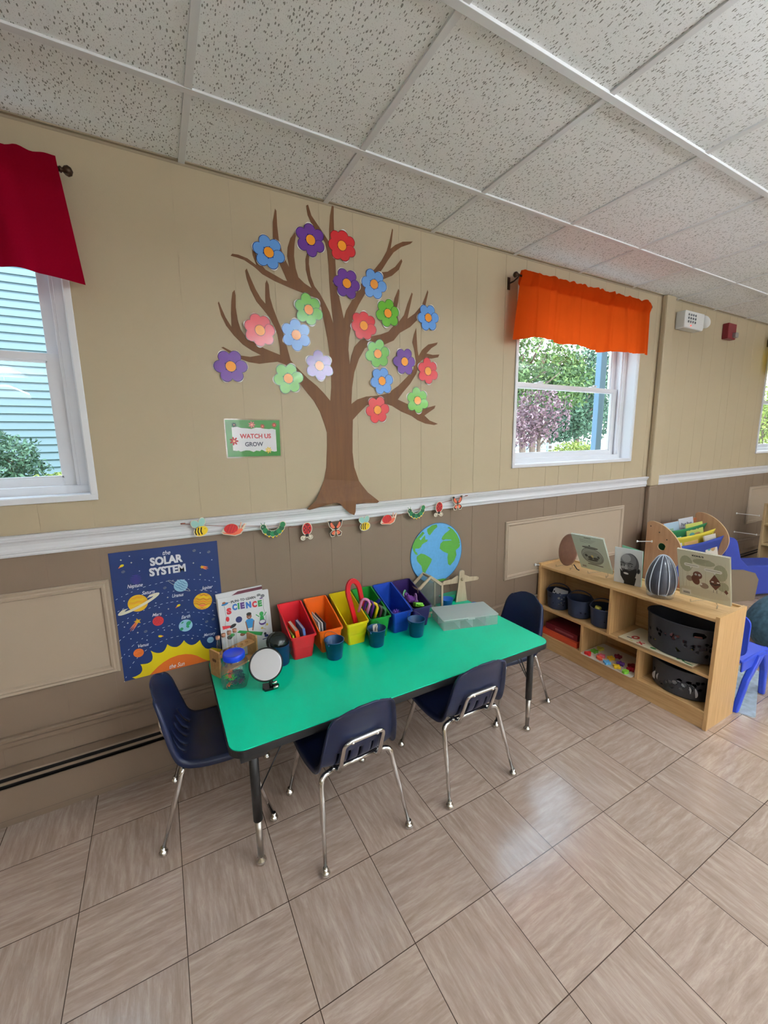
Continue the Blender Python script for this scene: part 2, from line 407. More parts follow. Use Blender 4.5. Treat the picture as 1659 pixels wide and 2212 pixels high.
# local (x, y, z) -> world for art that hangs on the window wall: x right, y up, z out of the wall
WALL_Y = 2.004
def on_wall(out=0.0):
    return Matrix(((1, 0, 0, 0), (0, 0, -1, WALL_Y-out), (0, 1, 0, 0), (0, 0, 0, 1)))
rng = random.Random(7)
TREE = [(0.635,1.179),(0.683,1.215),(0.717,1.263),(0.744,1.32),(0.758,1.381),(0.766,1.48),(0.769,1.556),(0.756,1.601),(0.735,1.66),(0.706,1.71),(0.676,1.745),(0.641,1.789),(0.606,1.832),(0.575,1.872),(0.537,1.882),(0.501,1.876),(0.453,1.867),(0.406,1.871),(0.368,1.883),(0.324,1.905),(0.293,1.924),(0.301,1.927),(0.325,1.916),(0.369,1.897),(0.414,1.894),(0.462,1.906),(0.423,1.923),(0.385,1.945),(0.349,1.98),(0.32,2.017),(0.302,2.058),(0.293,2.106),(0.297,2.113),(0.307,2.084),(0.32,2.051),(0.342,2.014),(0.344,2.07),(0.349,2.12),(0.356,2.157),(0.366,2.169),(0.369,2.147),(0.366,2.097),(0.37,2.048),(0.38,2.008),(0.4,1.979),(0.438,1.957),(0.478,1.937),(0.518,1.924),(0.551,1.914),(0.551,1.951),(0.544,2.003),(0.529,2.041),(0.513,2.072),(0.488,2.101),(0.457,2.135),(0.434,2.181),(0.421,2.223),(0.417,2.256),(0.424,2.265),(0.437,2.231),(0.457,2.185),(0.478,2.15),(0.497,2.13),(0.498,2.166),(0.502,2.217),(0.509,2.232),(0.517,2.213),(0.519,2.162),(0.53,2.119),(0.548,2.069),(0.569,2.019),(0.581,1.973),(0.59,1.934),(0.6,1.894),(0.63,1.862),(0.68,1.816),(0.725,1.783),(0.762,1.748),(0.793,1.713),(0.801,1.779),(0.803,1.866),(0.798,1.945),(0.789,2.014),(0.78,2.062),(0.764,2.15),(0.735,2.19),(0.691,2.199),(0.641,2.209),(0.598,2.219),(0.544,2.233),(0.491,2.253),(0.457,2.278),(0.416,2.298),(0.385,2.303),(0.36,2.305),(0.367,2.314),(0.392,2.315),(0.43,2.307),(0.467,2.286),(0.453,2.326),(0.453,2.359),(0.458,2.363),(0.463,2.34),(0.481,2.3),(0.506,2.274),(0.559,2.254),(0.587,2.243),(0.603,2.242),(0.588,2.275),(0.563,2.327),(0.552,2.369),(0.548,2.418),(0.551,2.479),(0.564,2.534),(0.57,2.526),(0.57,2.465),(0.574,2.41),(0.586,2.363),(0.604,2.322),(0.616,2.302),(0.608,2.348),(0.613,2.387),(0.628,2.427),(0.65,2.456),(0.654,2.442),(0.645,2.399),(0.641,2.354),(0.646,2.304),(0.657,2.267),(0.686,2.245),(0.72,2.229),(0.705,2.262),(0.695,2.306),(0.695,2.351),(0.704,2.379),(0.714,2.371),(0.711,2.334),(0.717,2.283),(0.734,2.24),(0.759,2.213),(0.784,2.173),(0.806,2.134),(0.824,2.082),(0.818,2.143),(0.813,2.211),(0.81,2.278),(0.809,2.345),(0.805,2.404),(0.796,2.441),(0.771,2.472),(0.735,2.503),(0.715,2.543),(0.71,2.58),(0.719,2.586),(0.733,2.544),(0.761,2.512),(0.793,2.477),(0.817,2.447),(0.819,2.505),(0.826,2.564),(0.837,2.609),(0.846,2.608),(0.844,2.556),(0.844,2.497),(0.84,2.444),(0.845,2.378),(0.847,2.311),(0.852,2.244),(0.867,2.177),(0.881,2.112),(0.895,2.153),(0.925,2.199),(0.955,2.245),(0.99,2.303),(1.029,2.341),(1.06,2.371),(1.1,2.417),(1.132,2.469),(1.151,2.525),(1.165,2.579),(1.17,2.575),(1.162,2.52),(1.154,2.483),(1.182,2.506),(1.227,2.53),(1.29,2.544),(1.276,2.53),(1.218,2.503),(1.172,2.469),(1.136,2.423),(1.108,2.383),(1.09,2.36),(1.135,2.371),(1.18,2.402),(1.219,2.446),(1.224,2.435),(1.203,2.392),(1.161,2.356),(1.116,2.334),(1.063,2.318),(1.028,2.291),(0.997,2.237),(0.966,2.19),(0.94,2.144),(0.922,2.092),(0.907,2.026),(0.901,1.968),(0.907,1.895),(0.917,1.94),(0.935,1.985),(0.97,2.021),(1.022,2.043),(1.085,2.059),(1.135,2.079),(1.172,2.117),(1.163,2.157),(1.163,2.202),(1.174,2.248),(1.199,2.298),(1.205,2.289),(1.197,2.236),(1.185,2.19),(1.2,2.135),(1.233,2.173),(1.253,2.229),(1.282,2.292),(1.288,2.286),(1.272,2.224),(1.254,2.157),(1.301,2.189),(1.35,2.242),(1.385,2.32),(1.389,2.309),(1.37,2.237),(1.33,2.17),(1.271,2.117),(1.204,2.079),(1.166,2.037),(1.111,2.012),(1.039,2.004),(0.995,1.983),(0.959,1.928),(0.931,1.86),(0.916,1.784),(0.909,1.701),(0.944,1.725),(0.997,1.742),(1.06,1.748),(1.125,1.763),(1.192,1.805),(1.25,1.856),(1.29,1.898),(1.305,1.955),(1.295,2.01),(1.285,2.04),(1.295,2.08),(1.31,2.116),(1.313,2.067),(1.318,2.004),(1.325,1.971),(1.35,2.007),(1.39,2.038),(1.455,2.055),(1.447,2.041),(1.411,2.02),(1.378,1.989),(1.421,1.985),(1.467,1.991),(1.458,1.975),(1.411,1.964),(1.37,1.964),(1.34,1.946),(1.325,1.917),(1.31,1.876),(1.27,1.821),(1.22,1.77),(1.189,1.733),(1.239,1.715),(1.309,1.692),(1.371,1.691),(1.442,1.708),(1.434,1.691),(1.365,1.65),(1.402,1.622),(1.46,1.604),(1.434,1.597),(1.371,1.605),(1.319,1.623),(1.279,1.646),(1.21,1.669),(1.152,1.698),(1.115,1.707),(1.05,1.709),(0.996,1.696),(0.951,1.656),(0.915,1.621),(0.911,1.548),(0.908,1.454),(0.916,1.374),(0.941,1.3),(0.984,1.236),(1.046,1.183),(1.034,1.176),(0.974,1.181),(0.906,1.182),(0.902,1.139),(0.894,1.122),(0.869,1.134),(0.839,1.162),(0.815,1.19),(0.789,1.197),(0.714,1.185),(0.649,1.173)]
FLOWERS = [('blue',0.524,2.347,0.064),('purple',0.723,2.437,0.071),('red',0.881,2.443,0.069),('purple',0.901,2.277,0.069),('blue',1.053,2.297,0.076),('green',0.699,2.13,0.074),('red',0.464,2.012,0.067),('blue',0.632,2.01,0.076),('red',0.989,2.091,0.067),('green',1.131,2.168,0.074),('blue',1.387,2.177,0.068),('purple',0.742,1.878,0.072),('green',0.583,1.809,0.067),('purple',0.326,1.846,0.067),('green',1.067,1.961,0.069),('purple',1.232,1.934,0.069),('blue',1.09,1.825,0.066),('red',1.386,1.894,0.075),('green',1.316,1.731,0.069),('red',1.06,1.674,0.069)]
LANDS = [[(1.28,0.899),(1.298,0.931),(1.337,0.96),(1.35,0.973),(1.365,0.962),(1.347,0.946),(1.327,0.931),(1.337,0.921),(1.352,0.936),(1.368,0.949),(1.37,0.921),(1.388,0.919),(1.383,0.907),(1.362,0.901),(1.347,0.894),(1.337,0.878),(1.322,0.872),(1.297,0.875),(1.299,0.858),(1.312,0.847),(1.315,0.832),(1.297,0.841),(1.283,0.864),(1.276,0.887)],[(1.383,0.984),(1.418,1.003),(1.454,1.006),(1.458,0.989),(1.434,0.974),(1.403,0.943),(1.39,0.953),(1.383,0.971)],[(1.309,0.826),(1.337,0.839),(1.363,0.831),(1.399,0.808),(1.419,0.792),(1.414,0.775),(1.394,0.747),(1.378,0.727),(1.365,0.705),(1.352,0.714),(1.342,0.76),(1.312,0.795),(1.307,0.813)],[(1.482,0.88),(1.503,0.895),(1.53,0.892),(1.568,0.891),(1.601,0.873),(1.637,0.855),(1.63,0.838),(1.602,0.823),(1.608,0.79),(1.592,0.756),(1.559,0.729),(1.543,0.741),(1.537,0.783),(1.542,0.809),(1.504,0.828),(1.477,0.85)],[(1.5,0.926),(1.518,0.942),(1.54,0.953),(1.556,0.964),(1.534,0.975),(1.547,0.98),(1.578,0.959),(1.609,0.925),(1.63,0.888),(1.635,0.861),(1.607,0.863),(1.584,0.88),(1.562,0.896),(1.524,0.903),(1.503,0.9),(1.49,0.91)],[(1.452,0.654),(1.505,0.653),(1.538,0.645),(1.517,0.639),(1.489,0.637),(1.465,0.643)]]
ARCS = [[(-0.21,0.863),(-0.168,0.88),(-0.101,0.9),(-0.052,0.906),(-0.003,0.91),(0.071,0.903),(0.139,0.889),(0.203,0.865)],[(-0.209,0.809),(-0.168,0.826),(-0.113,0.844),(-0.048,0.857),(0.012,0.859),(0.101,0.847),(0.151,0.834),(0.202,0.813)],[(-0.216,0.749),(-0.162,0.778),(-0.095,0.8),(-0.053,0.808),(-0.008,0.81),(0.069,0.805),(0.131,0.788),(0.182,0.766)],[(-0.217,0.677),(-0.199,0.691),(-0.139,0.726),(-0.089,0.74),(-0.037,0.752),(0.017,0.754),(0.079,0.744),(0.126,0.728),(0.174,0.706)],[(-0.219,0.597),(-0.17,0.644),(-0.109,0.678),(-0.051,0.697),(0.006,0.7),(0.09,0.682),(0.137,0.661),(0.178,0.634)],[(-0.218,0.486),(-0.188,0.549),(-0.147,0.594),(-0.1,0.621),(-0.042,0.64),(0.014,0.643),(0.057,0.636),(0.12,0.608)]]
SUNRAY = [(-0.188,0.498),(-0.175,0.499),(-0.165,0.502),(-0.156,0.506),(-0.151,0.512),(-0.147,0.519),(-0.146,0.528),(-0.147,0.539),(-0.151,0.55),(-0.136,0.547),(-0.124,0.546),(-0.114,0.549),(-0.107,0.554),(-0.103,0.562),(-0.101,0.573),(-0.102,0.587),(-0.106,0.603),(-0.095,0.593),(-0.084,0.586),(-0.074,0.583),(-0.065,0.583),(-0.057,0.586),(-0.05,0.593),(-0.044,0.603),(-0.039,0.616),(-0.03,0.606),(-0.021,0.599),(-0.012,0.595),(-0.003,0.593),(0.005,0.595),(0.014,0.6),(0.022,0.608),(0.03,0.618),(0.036,0.606),(0.044,0.596),(0.051,0.59),(0.059,0.586),(0.068,0.586),(0.077,0.588),(0.086,0.594),(0.096,0.602),(0.1,0.587),(0.104,0.574),(0.11,0.564),(0.115,0.556),(0.122,0.551),(0.129,0.548),(0.136,0.548),(0.145,0.55)]
SUNCORE = [(-0.121,0.481),(-0.106,0.502),(-0.086,0.519),(-0.061,0.535),(-0.032,0.547),(-0.001,0.552),(0.031,0.549),(0.055,0.541),(0.077,0.528),(0.104,0.503),(0.125,0.476)]
PLANETS = {'neptune': (-0.129,0.939,0.022),'saturn': (-0.132,0.832,0.038),'uranus': (0.04,0.88,0.034),'jupiter': (0.124,0.788,0.05),'mars': (-0.064,0.734,0.025),'earth': (0.043,0.687,0.034),'mercury': (0.141,0.591,0.015),'venus': (-0.152,0.605,0.021)}
PTEXT = {'the': (-0.003,1.04),'SOLAR': (-0.006,1.007),'SYSTEM': (-0.005,0.961),'Neptune': (-0.135,0.91),'Saturn': (-0.089,0.874),'Uranus': (0.024,0.838),'Jupiter': (0.147,0.849),'Mars': (-0.066,0.766),'Earth': (0.047,0.73),'Mercury': (0.14,0.619),'Venus': (-0.13,0.637),'the Sun': (-0.009,0.498)}
PSTARS = [(-0.174,1.032),(-0.142,1.044),(-0.096,1.025),(-0.138,1.015),(0.132,1.019),(0.178,0.979),(0.124,0.916),(0.177,0.894),(-0.181,0.852),(-0.017,0.835),(-0.065,0.819),(-0.054,0.796),(-0.019,0.781),(0.049,0.763),(-0.192,0.736),(-0.178,0.751),(-0.011,0.707),(-0.044,0.686),(-0.015,0.679),(0.118,0.701),(0.1,0.651),(-0.146,0.699),(-0.174,0.677),(-0.115,0.656),(0.064,0.618),(-0.188,0.6),(-0.112,0.974),(0.1,0.976),(0.163,0.733)]
PROCKS = [(-0.171,0.98),(0.108,1.033),(0.168,1.018),(-0.024,0.881),(-0.116,0.697),(0.132,0.685),(0.161,0.691)]
PCOMETS = [(-0.174,1.007),(0.022,0.789),(-0.062,0.661)]
PSHOOT = [(0.134,0.952),(-0.141,0.751)]
BUGS = [('bee',0.137,1.144),('snail',0.282,1.125),('caterpillar',0.461,1.092),('ladybug',0.624,1.07),('butterfly',0.784,1.064),('bee',0.952,1.074),('snail',1.103,1.087),('caterpillar',1.289,1.097),('ladybug',1.443,1.107),('butterfly',1.587,1.13)]
STRING = [(0.067,1.166),(0.229,1.14),(0.39,1.122),(0.61,1.093),(0.784,1.078),(1.018,1.072),(1.252,1.111),(1.443,1.137),(1.661,1.169)]
SIGNT = [(0.31,1.581),(0.334,1.584),(0.351,1.578),(0.372,1.577),(0.396,1.574),(0.418,1.58),(0.439,1.579),(0.453,1.575),(0.477,1.573),(0.492,1.575),(0.509,1.571),(0.509,1.469),(0.498,1.467),(0.485,1.47),(0.454,1.469),(0.438,1.478),(0.429,1.471),(0.413,1.474),(0.4,1.468),(0.382,1.475),(0.365,1.476),(0.343,1.471),(0.332,1.476),(0.326,1.474),(0.309,1.477)]
SFL = [('navy',0.321,1.592,0.0114),('pink',0.4,1.593,0.0157),('red',0.448,1.586,0.0108),('red',0.503,1.592,0.0118),('red',0.316,1.519,0.0196),('gold',0.47,1.475,0.0157)]
STXT = [(0.414,1.543),(0.406,1.504)]
def recentre(o):
    me = o.data; n = len(me.vertices)
    lo = [min(v.co[i] for v in me.vertices) for i in range(3)]; hi = [max(v.co[i] for v in me.vertices) for i in range(3)]
    c = Vector(((lo[0]+hi[0])/2, (lo[1]+hi[1])/2, lo[2]))
    me.transform(Matrix.Translation(-c)); o.location = o.location+c
    return o

# ================================================================== THE ROOM
H = 2.6147
X0, X1, Y0 = -4.4, 9.0, -5.2
upper = M('wall_paint_tan', (174, 158, 130), .55, bump=.15, bscale=260)
lower = M('wall_paint_brown', (126, 107, 89), .5, bump=.15, bscale=260)
cream = M('panel_paint_cream', (170, 152, 132), .5, bump=.1, bscale=260)
white_trim = M('white_trim_paint', (226, 226, 230), .32)
vinyl = M('white_vinyl', (235, 236, 240), .3)
black = M('black_plastic', (22, 22, 24), .35)
gloss_black = M('gloss_black', (14, 14, 16), .2)
chrome = M('chrome', (215, 212, 208), .14, metal=1)
bronze = M('bronze_metal', (70, 52, 38), .4, metal=.8)
glass = clear_mat('window_glass', (.97, .99, 1.0), .02, .0)
clear = clear_mat('clear_plastic', (.95, .96, .97), .22, .05)

fl_ = MB().box(X0, X1, Y0, WALL_Y+.12, -.05, 0)
struct(fl_.build('floor', floor_mat()))
# windows: x0, x1, z0, z1 of the opening
WIN = [(-1.62, -.245, 1.315, 2.44), (2.085, 3.372, 1.34, 2.44), (5.68, 6.97, 1.34, 2.44)]
grooves = []
for k in range(-4, 8):
    for g in (-.247, .015, .152, .371, .545, .770):
        x = g+1.19*k
        if X0 < x < X1 and not (3.62 < x < 3.80): grooves.append(x)
xs = {X0, X1}
for g in grooves: xs |= {g-.0009, g+.0009}
for w in WIN: xs |= {w[0], w[1]}
xs = sorted(xs)
zs = [0, 1.13, 1.315, 1.34, 2.44, H+.06]
wb = MB()
for i in range(len(xs)-1):
    a, b = xs[i], xs[i+1]; mid = (a+b)/2
    gr = (b-a) < .0022
    for j in range(len(zs)-1):
        c, d = zs[j], zs[j+1]; mz = (c+d)/2
        if any(w[0] < mid < w[1] and w[2] < mz < w[3] for w in WIN): continue
        wb.box(a, b, WALL_Y+(.0016 if gr else 0), WALL_Y+.17, c, d, 1 if d <= 1.2 else 0)
struct(wb.build('wall_back', [upper, lower], weld=False))
wl_ = MB().box(X0-.12, X0, Y0, WALL_Y+.17, 0, H+.06)
struct(wl_.build('wall_left', upper))
struct(MB().box(X1, X1+.12, Y0, WALL_Y+.17, 0, H+.06).build('wall_right', upper))
wf = MB(); xa = X0-.12
FW = [(.2, 1.6), (3.0, 4.4), (5.8, 7.2)]  # openings added in this unseen wall so daylight brightens the ceiling
for a, b in FW:
    wf.box(xa, a, Y0-.12, Y0, 0, H+.06); wf.box(a, b, Y0-.12, Y0, 0, 1.2); wf.box(a, b, Y0-.12, Y0, 2.44, H+.06); xa = b
wf.box(xa, X1+.12, Y0-.12, Y0, 0, H+.06)
struct(wf.build('wall_front', upper))
# ceiling slab, tiles and T-bar grid
cm = ceiling_mat()
struct(MB().box(X0-.12, X1+.12, Y0-.12, WALL_Y+.17, H+.004, H+.12).build('ceiling', cm))
grid_m = M('ceiling_grid_white', (222, 222, 222), .4)
G = .6096
gx = [.1956+G*k for k in range(-8, 15)]
gy = [1.6166-G*k for k in range(0, 12)]
tb = MB()
for x in gx:
    tb.box(x-.012, x+.012, Y0, WALL_Y, H-.0025, H+.004)
for i, y in enumerate(gy):
    tb.box(X0, X1, y-.012, y+.012, H-(.006 if i % 2 == 1 else .0035), H+.004)
struct(tb.build('trim_1', grid_m, bevel=.001), 'white metal grid bars of the suspended ceiling')
tb = MB().box(X0, X1, WALL_Y-.014, WALL_Y, H-.001, H+.004).box(X0, X1, WALL_Y-.0015, WALL_Y, H-.010, H-.001)
struct(tb.build('trim_2', M('angle_tan', (150, 136, 114), .5)), 'wall angle where the suspended ceiling meets the wall')

# chair rail: moulded profile swept along x
def sweep_x(prof, x0, x1, mat=0, mb=None):
    """prof: (out, z) points from bottom to top, out = distance from the wall"""
    mb = mb or MB()
    vs = [(x0, WALL_Y-o, z) for o, z in prof]+[(x1, WALL_Y-o, z) for o, z in prof]; k = len(prof)
    fs = [(i, i+1, i+1+k, i+k) for i in range(k-1)]+[tuple(range(k))[::-1], tuple(range(k, 2*k))]
    return mb.add(vs, fs, mat)
rail = [(0, 1.096), (.010, 1.096), (.012, 1.103), (.011, 1.108), (.015, 1.112), (.016, 1.120), (.013, 1.128), (.012, 1.140), (.015, 1.150), (.021, 1.158), (.022, 1.164), (.026, 1.166), (.028, 1.174), (.024, 1.179), (0, 1.179)]
rl = MB(); sweep_x(rail, X0, 3.64, 0, rl); sweep_x(rail, 3.775, X1, 0, rl)
struct(rl.build('trim_3', white_trim), 'white moulded chair rail along the window wall')
# pilaster batten
pil = MB().box(3.64, 3.768, WALL_Y-.045, WALL_Y, 1.098, H, 0).box(3.645, 3.763, WALL_Y-.042, WALL_Y, 0, 1.098, 1)
struct(pil.build('trim_4', [upper, lower], bevel=.012), 'vertical boxed batten between the two windows')
# ledge moulding low on the wall
lg = MB(); lp = [(0, .326), (.008, .328), (.011, .336), (.012, .352), (.018, .360), (.018, .370), (.012, .376), (0, .377)]
sweep_x(lp, X0, 3.64, 0, lg); sweep_x(lp, 3.77, X1, 0, lg)
struct(lg.build('trim_5', lower), 'brown ledge moulding above the baseboard heater')
# wainscot panels
def wain(n, x0, x1, z0=.543, z1=.957):
    mb = MB().box(x0+.02, x1-.02, WALL_Y-.003, WALL_Y, z0+.02, z1-.02, 0)
    w = .034
    prof = [(0, .000), (0, .007), (.006, .013), (.014, .010), (.020, .014), (.028, .012), (.034, .003)]
    # mitred picture-frame moulding
    for side in range(4):
        ring = []
        for dd, oo in prof:
            x_a, x_b, z_a, z_b = x0+dd, x1-dd, z0+dd, z1-dd
            cs = [(x_a, z_a), (x_b, z_a), (x_b, z_b), (x_a, z_b)]
            p, q = cs[side], cs[(side+1) % 4]
            ring.append(((p[0], WALL_Y-oo, p[1]), (q[0], WALL_Y-oo, q[1])))
        k = len(ring); vs = [r[0] for r in ring]+[r[1] for r in ring]
        mb.add(vs, [(i, i+k, i+k+1, i+1) for i in range(k-1)], 0)
    return struct(mb.build('trim_%d' % n, cream), 'cream framed wainscot panel on the brown lower wall')
wain(6, -1.62, -.226); wain(7, 2.026, 3.356); wain(8, 5.645, 6.98)

# baseboard heater: sloped cover, dark slot, front plate
def heater(n, x0, x1):
    mb = MB()
    prof = [(0, .245), (.010, .247), (.046, .238), (.050, .233), (.048, .231), (.044, .234), (.01, .238)]
    sweep_x(prof, x0, x1, 0, mb)
    mb.box(x0, x1, WALL_Y-.024, WALL_Y-.001, .03, .236, 1)  # near-black backing: shade inside the slots put into its colour
    mb.box(x0, x1, WALL_Y-.057, WALL_Y-.052, .208, .219, 0)
    mb.box(x0, x1, WALL_Y-.066, WALL_Y-.060, .062, .194, 0)
    mb.box(x0-.004, x0+.004, WALL_Y-.069, WALL_Y, .03, .245, 0).box(x1-.004, x1+.004, WALL_Y-.069, WALL_Y, .03, .245, 0)
    return struct(mb.build('baseboard_%s' % n, [lower, M('heater_slot_shade', (30, 26, 24), .6)]), 'brown metal baseboard heater along the foot of the wall')
heater('left', -4.3, 2.30); heater('right', 4.35, 8.9)
struct(MB().box(2.31, 4.34, WALL_Y-.012, WALL_Y, 0, .09).box(X0, 2.31, WALL_Y-.02, WALL_Y, 0, .03).build('baseboard_back', lower), 'brown baseboard strip')

# ------------------------------------------------------------------ windows
def window(n, w):
    x0, x1, z0, z1 = w
    y = WALL_Y
    mb = MB()
    t = .022
    for a, b, c, d in ((x0-t, x1+t, z0-t, z0), (x0-t, x1+t, z1, z1+t), (x0-t, x0, z0, z1), (x1, x1+t, z0, z1)):
        mb.box(a, b, y-.010, y+.004, c, d)
    # jamb liner
    for a, b, c, d in ((x0-.002, x1+.002, z0-.004, z0+.003), (x0, x1, z1-.003, z1+.003), (x0-.003, x0+.003, z0, z1), (x1-.003, x1+.003, z0, z1)):
        mb.box(a, b, y-.004, y+.10, c, d)
    root = struct(mb.build('window_%d' % n, vinyl, bevel=.002), 'white vinyl single-hung window in the tan wall')
    fr = MB(); f = .042
    for a, b, c, d in ((x0, x1, z0, z0+.035), (x0, x1, z1-.035, z1), (x0, x0+f, z0+.035, z1-.035), (x1-f, x1, z0+.035, z1-.035)):
        fr.box(a, b, y+.075, y+.165, c, d)
    for a in (x0+f, x1-f-.012):
        fr.box(a, a+.012, y+.085, y+.100, z0+.035, z1-.035)
    o = fr.build('window_frame', vinyl, root, bevel=.002); o['kind'] = 'structure'
    ix0, ix1 = x0+f, x1-f
    mz = 1.893 + (z0-1.34)
    def sash(name, a, b, c, d, ys, st, rb, rt):
        s_ = MB()
        s_.box(a, a+st, ys, ys+.03, c, d).box(b-st, b, ys, ys+.03, c, d)
        s_.box(a+st, b-st, ys, ys+.03, c, c+rb).box(a+st, b-st, ys, ys+.03, d-rt, d)
        s_.box(a+st, b-st, ys+.006, ys+.024, c+rb, c+rb+.008).box(a+st, b-st, ys+.006, ys+.024, d-rt-.008, d-rt)
        s_.box(a+st, a+st+.008, ys+.006, ys+.024, c+rb, d-rt).box(b-st-.008, b-st, ys+.006, ys+.024, c+rb, d-rt)
        so = s_.build(name, vinyl, root, bevel=.0015); so['kind'] = 'structure'
        g = MB().box(a+st, b-st, ys+.013, ys+.016, c+rb, d-rt).build('window_pane', glass, so); g['kind'] = 'structure'
        return so
    lo = sash('lower_sash', ix0, ix1, z0+.02, mz, y+.112, .055, .046, .028)
    sash('upper_sash', ix0, ix1, mz-.028, z1-.02, y+.140, .05, .026, .045)
    lk = MB()
    for xx in (ix0+.25*(ix1-ix0), ix0+.75*(ix1-ix0)):
        lk.box(xx-.03, xx+.03, y+.114, y+.142, mz, mz+.010).box(xx-.006, xx+.03, y+.106, y+.122, mz+.010, mz+.018)
    k = lk.build('sash_lock', vinyl, root, bevel=.002); k['kind'] = 'structure'
    return root
for i, w in enumerate(WIN): window(i+1, w)

# ------------------------------------------------------------------ ceiling troffers (above and behind the camera), hung low, uplight added
lampm = bpy.data.materials.new('troffer_diffuser'); lampm.use_nodes = True
e_ = lampm.node_tree.nodes; b_ = e_['Principled BSDF']
b_.inputs['Base Color'].default_value = (1, 1, 1, 1); b_.inputs['Emission Color'].default_value = (.84, .93, 1, 1); b_.inputs['Emission Strength'].default_value = LAMP_POWER
added_uplightm = lampm.copy(); added_uplightm.name = 'added_uplight'
added_uplightm.node_tree.nodes['Principled BSDF'].inputs['Emission Strength'].default_value = LAMP_POWER*22  # unseen glowing slab added above each diffuser to brighten the ceiling
TR = [(1.415, 2.024, -1.43, -.213), (4.462, 5.072, -1.43, -.213), (1.415, 2.024, -4.479, -3.26), (-2.243, -1.633, -4.479, -3.26), (4.462, 5.072, -4.479, -3.26)]
for i, (a, b, c, d) in enumerate(TR):
    t = thing('ceiling_light', 'fluorescent ceiling light hung low with an added uplight, out of the picture behind the camera', 'ceiling light', ((a+b)/2, (c+d)/2, H-.004), 0, 'suspended ceiling lights')
    hx, hy = (b-a)/2-.012, (d-c)/2-.012
    f = MB()
    for q in ((-hx, -hx+.02, -hy, hy), (hx-.02, hx, -hy, hy), (-hx+.02, hx-.02, -hy, -hy+.02), (-hx+.02, hx-.02, hy-.02, hy)):
        f.box(q[0], q[1], q[2], q[3], -.014, .006)
    f.build('frame', grid_m, t)
    MB().prism(rrect(-hx+.03, hx-.03, -hy+.03, hy-.03, .03, 4), -.34, -.285, 0).build('diffuser', lampm, t, bevel=.012)
    MB().prism(rrect(-hx+.04, hx-.04, -hy+.04, hy-.04, .03, 4), -.283, -.262, 0).build('added_uplight', added_uplightm, t)
    for sy_ in (-.4, .4): MB().cyl((0, sy_, -.262), (0, sy_, .0), .004, seg=8).build('hanger', M('chrome', (215, 212, 208), .14, metal=1), t)

# ================================================================== OUTSIDE
grass = M('lawn', (96, 124, 62), .9, noise=.35, scale=5)
paving = M('pale_pavement', (206, 204, 198), .8, noise=.08, scale=2)
struct(MB().box(-60, 120, -60, -5.4, -.3, -.0).build('trim_22', paving), 'pale pavement on the far side of the building')
struct(MB().box(-60, 120, WALL_Y+.5, 110, -.3, .0).build('trim_20', paving), 'pale sunlit pavement outside')
struct(MB().box(-14, 2.4, 5.0, 30, .0, 1.02).build('trim_21', grass), 'raised grassy bank in front of the neighbouring house')
# neighbouring house with lap siding
nb = thing('neighbouring_house', 'pale blue-white clapboard house close outside the window under the red valance', 'house', (-4, 7.1, 1.02))
sd = MB(); k = 0; z = 0.02
while z < 4.4:
    sd.add([(-7, -.004, z+.1), (-7, -.026, z), (5.2, -.026, z), (5.2, -.004, z+.1), (-7, 0.05, z), (5.2, .05, z)], [(0, 3, 2, 1), (1, 2, 5, 4)], 0); z += .1
sd.box(-7, 5.2, 0, .3, 0, 4.4)
sd.build('clapboard_siding', M('siding', (98, 124, 134), .6), nb)
MB().box(-7, 5.2, -.04, .05, -.02, .025).build('foundation', M('concrete', (120, 122, 120), .9), nb)
MB().box(5.16, 5.30, -.05, .35, 0, 4.4).build('corner_board', M('blue_white_board', (122, 156, 184), .6), nb)
# short white post of this building seen through the second window's right edge
pp = MB().box(0, .08, 0, .05, 0, 3.2).box(-.012, .092, -.012, .062, 2.9, 2.98).box(-.012, .092, -.012, .062, .3, .42)
o = pp.build('porch_post', M('blue_white_board', (122, 156, 184), .6), None, (3.455, 2.36, 0), bevel=.004)
tag(o, 'pale blue-white porch post just outside the right edge of the middle window', 'post')

def leafy(centre, radii, n, size, rr, shell=.55, droop=0):
    mb = MB(); cx, cy, cz = centre
    vs = []; fs = []; ms = []
    for i in range(n):
        while True:
            p = Vector((rr.uniform(-1, 1), rr.uniform(-1, 1), rr.uniform(-1, 1)))
            L = p.length
            if shell*rr.random() < L <= 1: break
        # lumpy crown
        lump = 1+.18*sin(5*p.x+cx)*sin(6*p.z+cz)+.12*sin(9*p.y)
        q = Vector((cx+p.x*radii[0]*lump, cy+p.y*radii[1]*lump, cz+p.z*radii[2]*lump-droop*L*L))
        a = Vector((rr.gauss(0, 1), rr.gauss(0, 1), rr.gauss(0, 1))).normalized()
        b = a.cross(Vector((rr.gauss(0, 1), rr.gauss(0, 1), rr.gauss(0, 1)))).normalized()
        s = size*rr.uniform(.6, 1.3)
        k = len(vs)
        vs += [q-a*s, q-b*s*.45, q+a*s, q+b*s*.45]; fs.append((k, k+1, k+2, k+3)); ms.append(rr.choice((0, 0, 1, 2)))
    mb.v = [tuple(v) for v in vs]; mb.f = fs; mb.m = ms; mb.sm = [False]*len(fs)
    return mb
def leafmats(tagname, c1, c2, c3):
    return [M('leaf_'+tagname+'_a', c1, .7), M('leaf_'+tagname+'_b', c2, .7), M('leaf_'+tagname+'_c', c3, .7)]
LG = leafmats('green', (86, 118, 66), (112, 140, 78), (62, 92, 54))
LB = leafmats('bluegreen', (74, 108, 86), (94, 130, 104), (54, 84, 70))
LP = leafmats('plum', (112, 84, 94), (140, 118, 126), (84, 64, 72))
LY = leafmats('lime', (132, 148, 70), (154, 166, 88), (100, 122, 54))
bark = M('bark', (112, 98, 88), .9, noise=.25, scale=20)
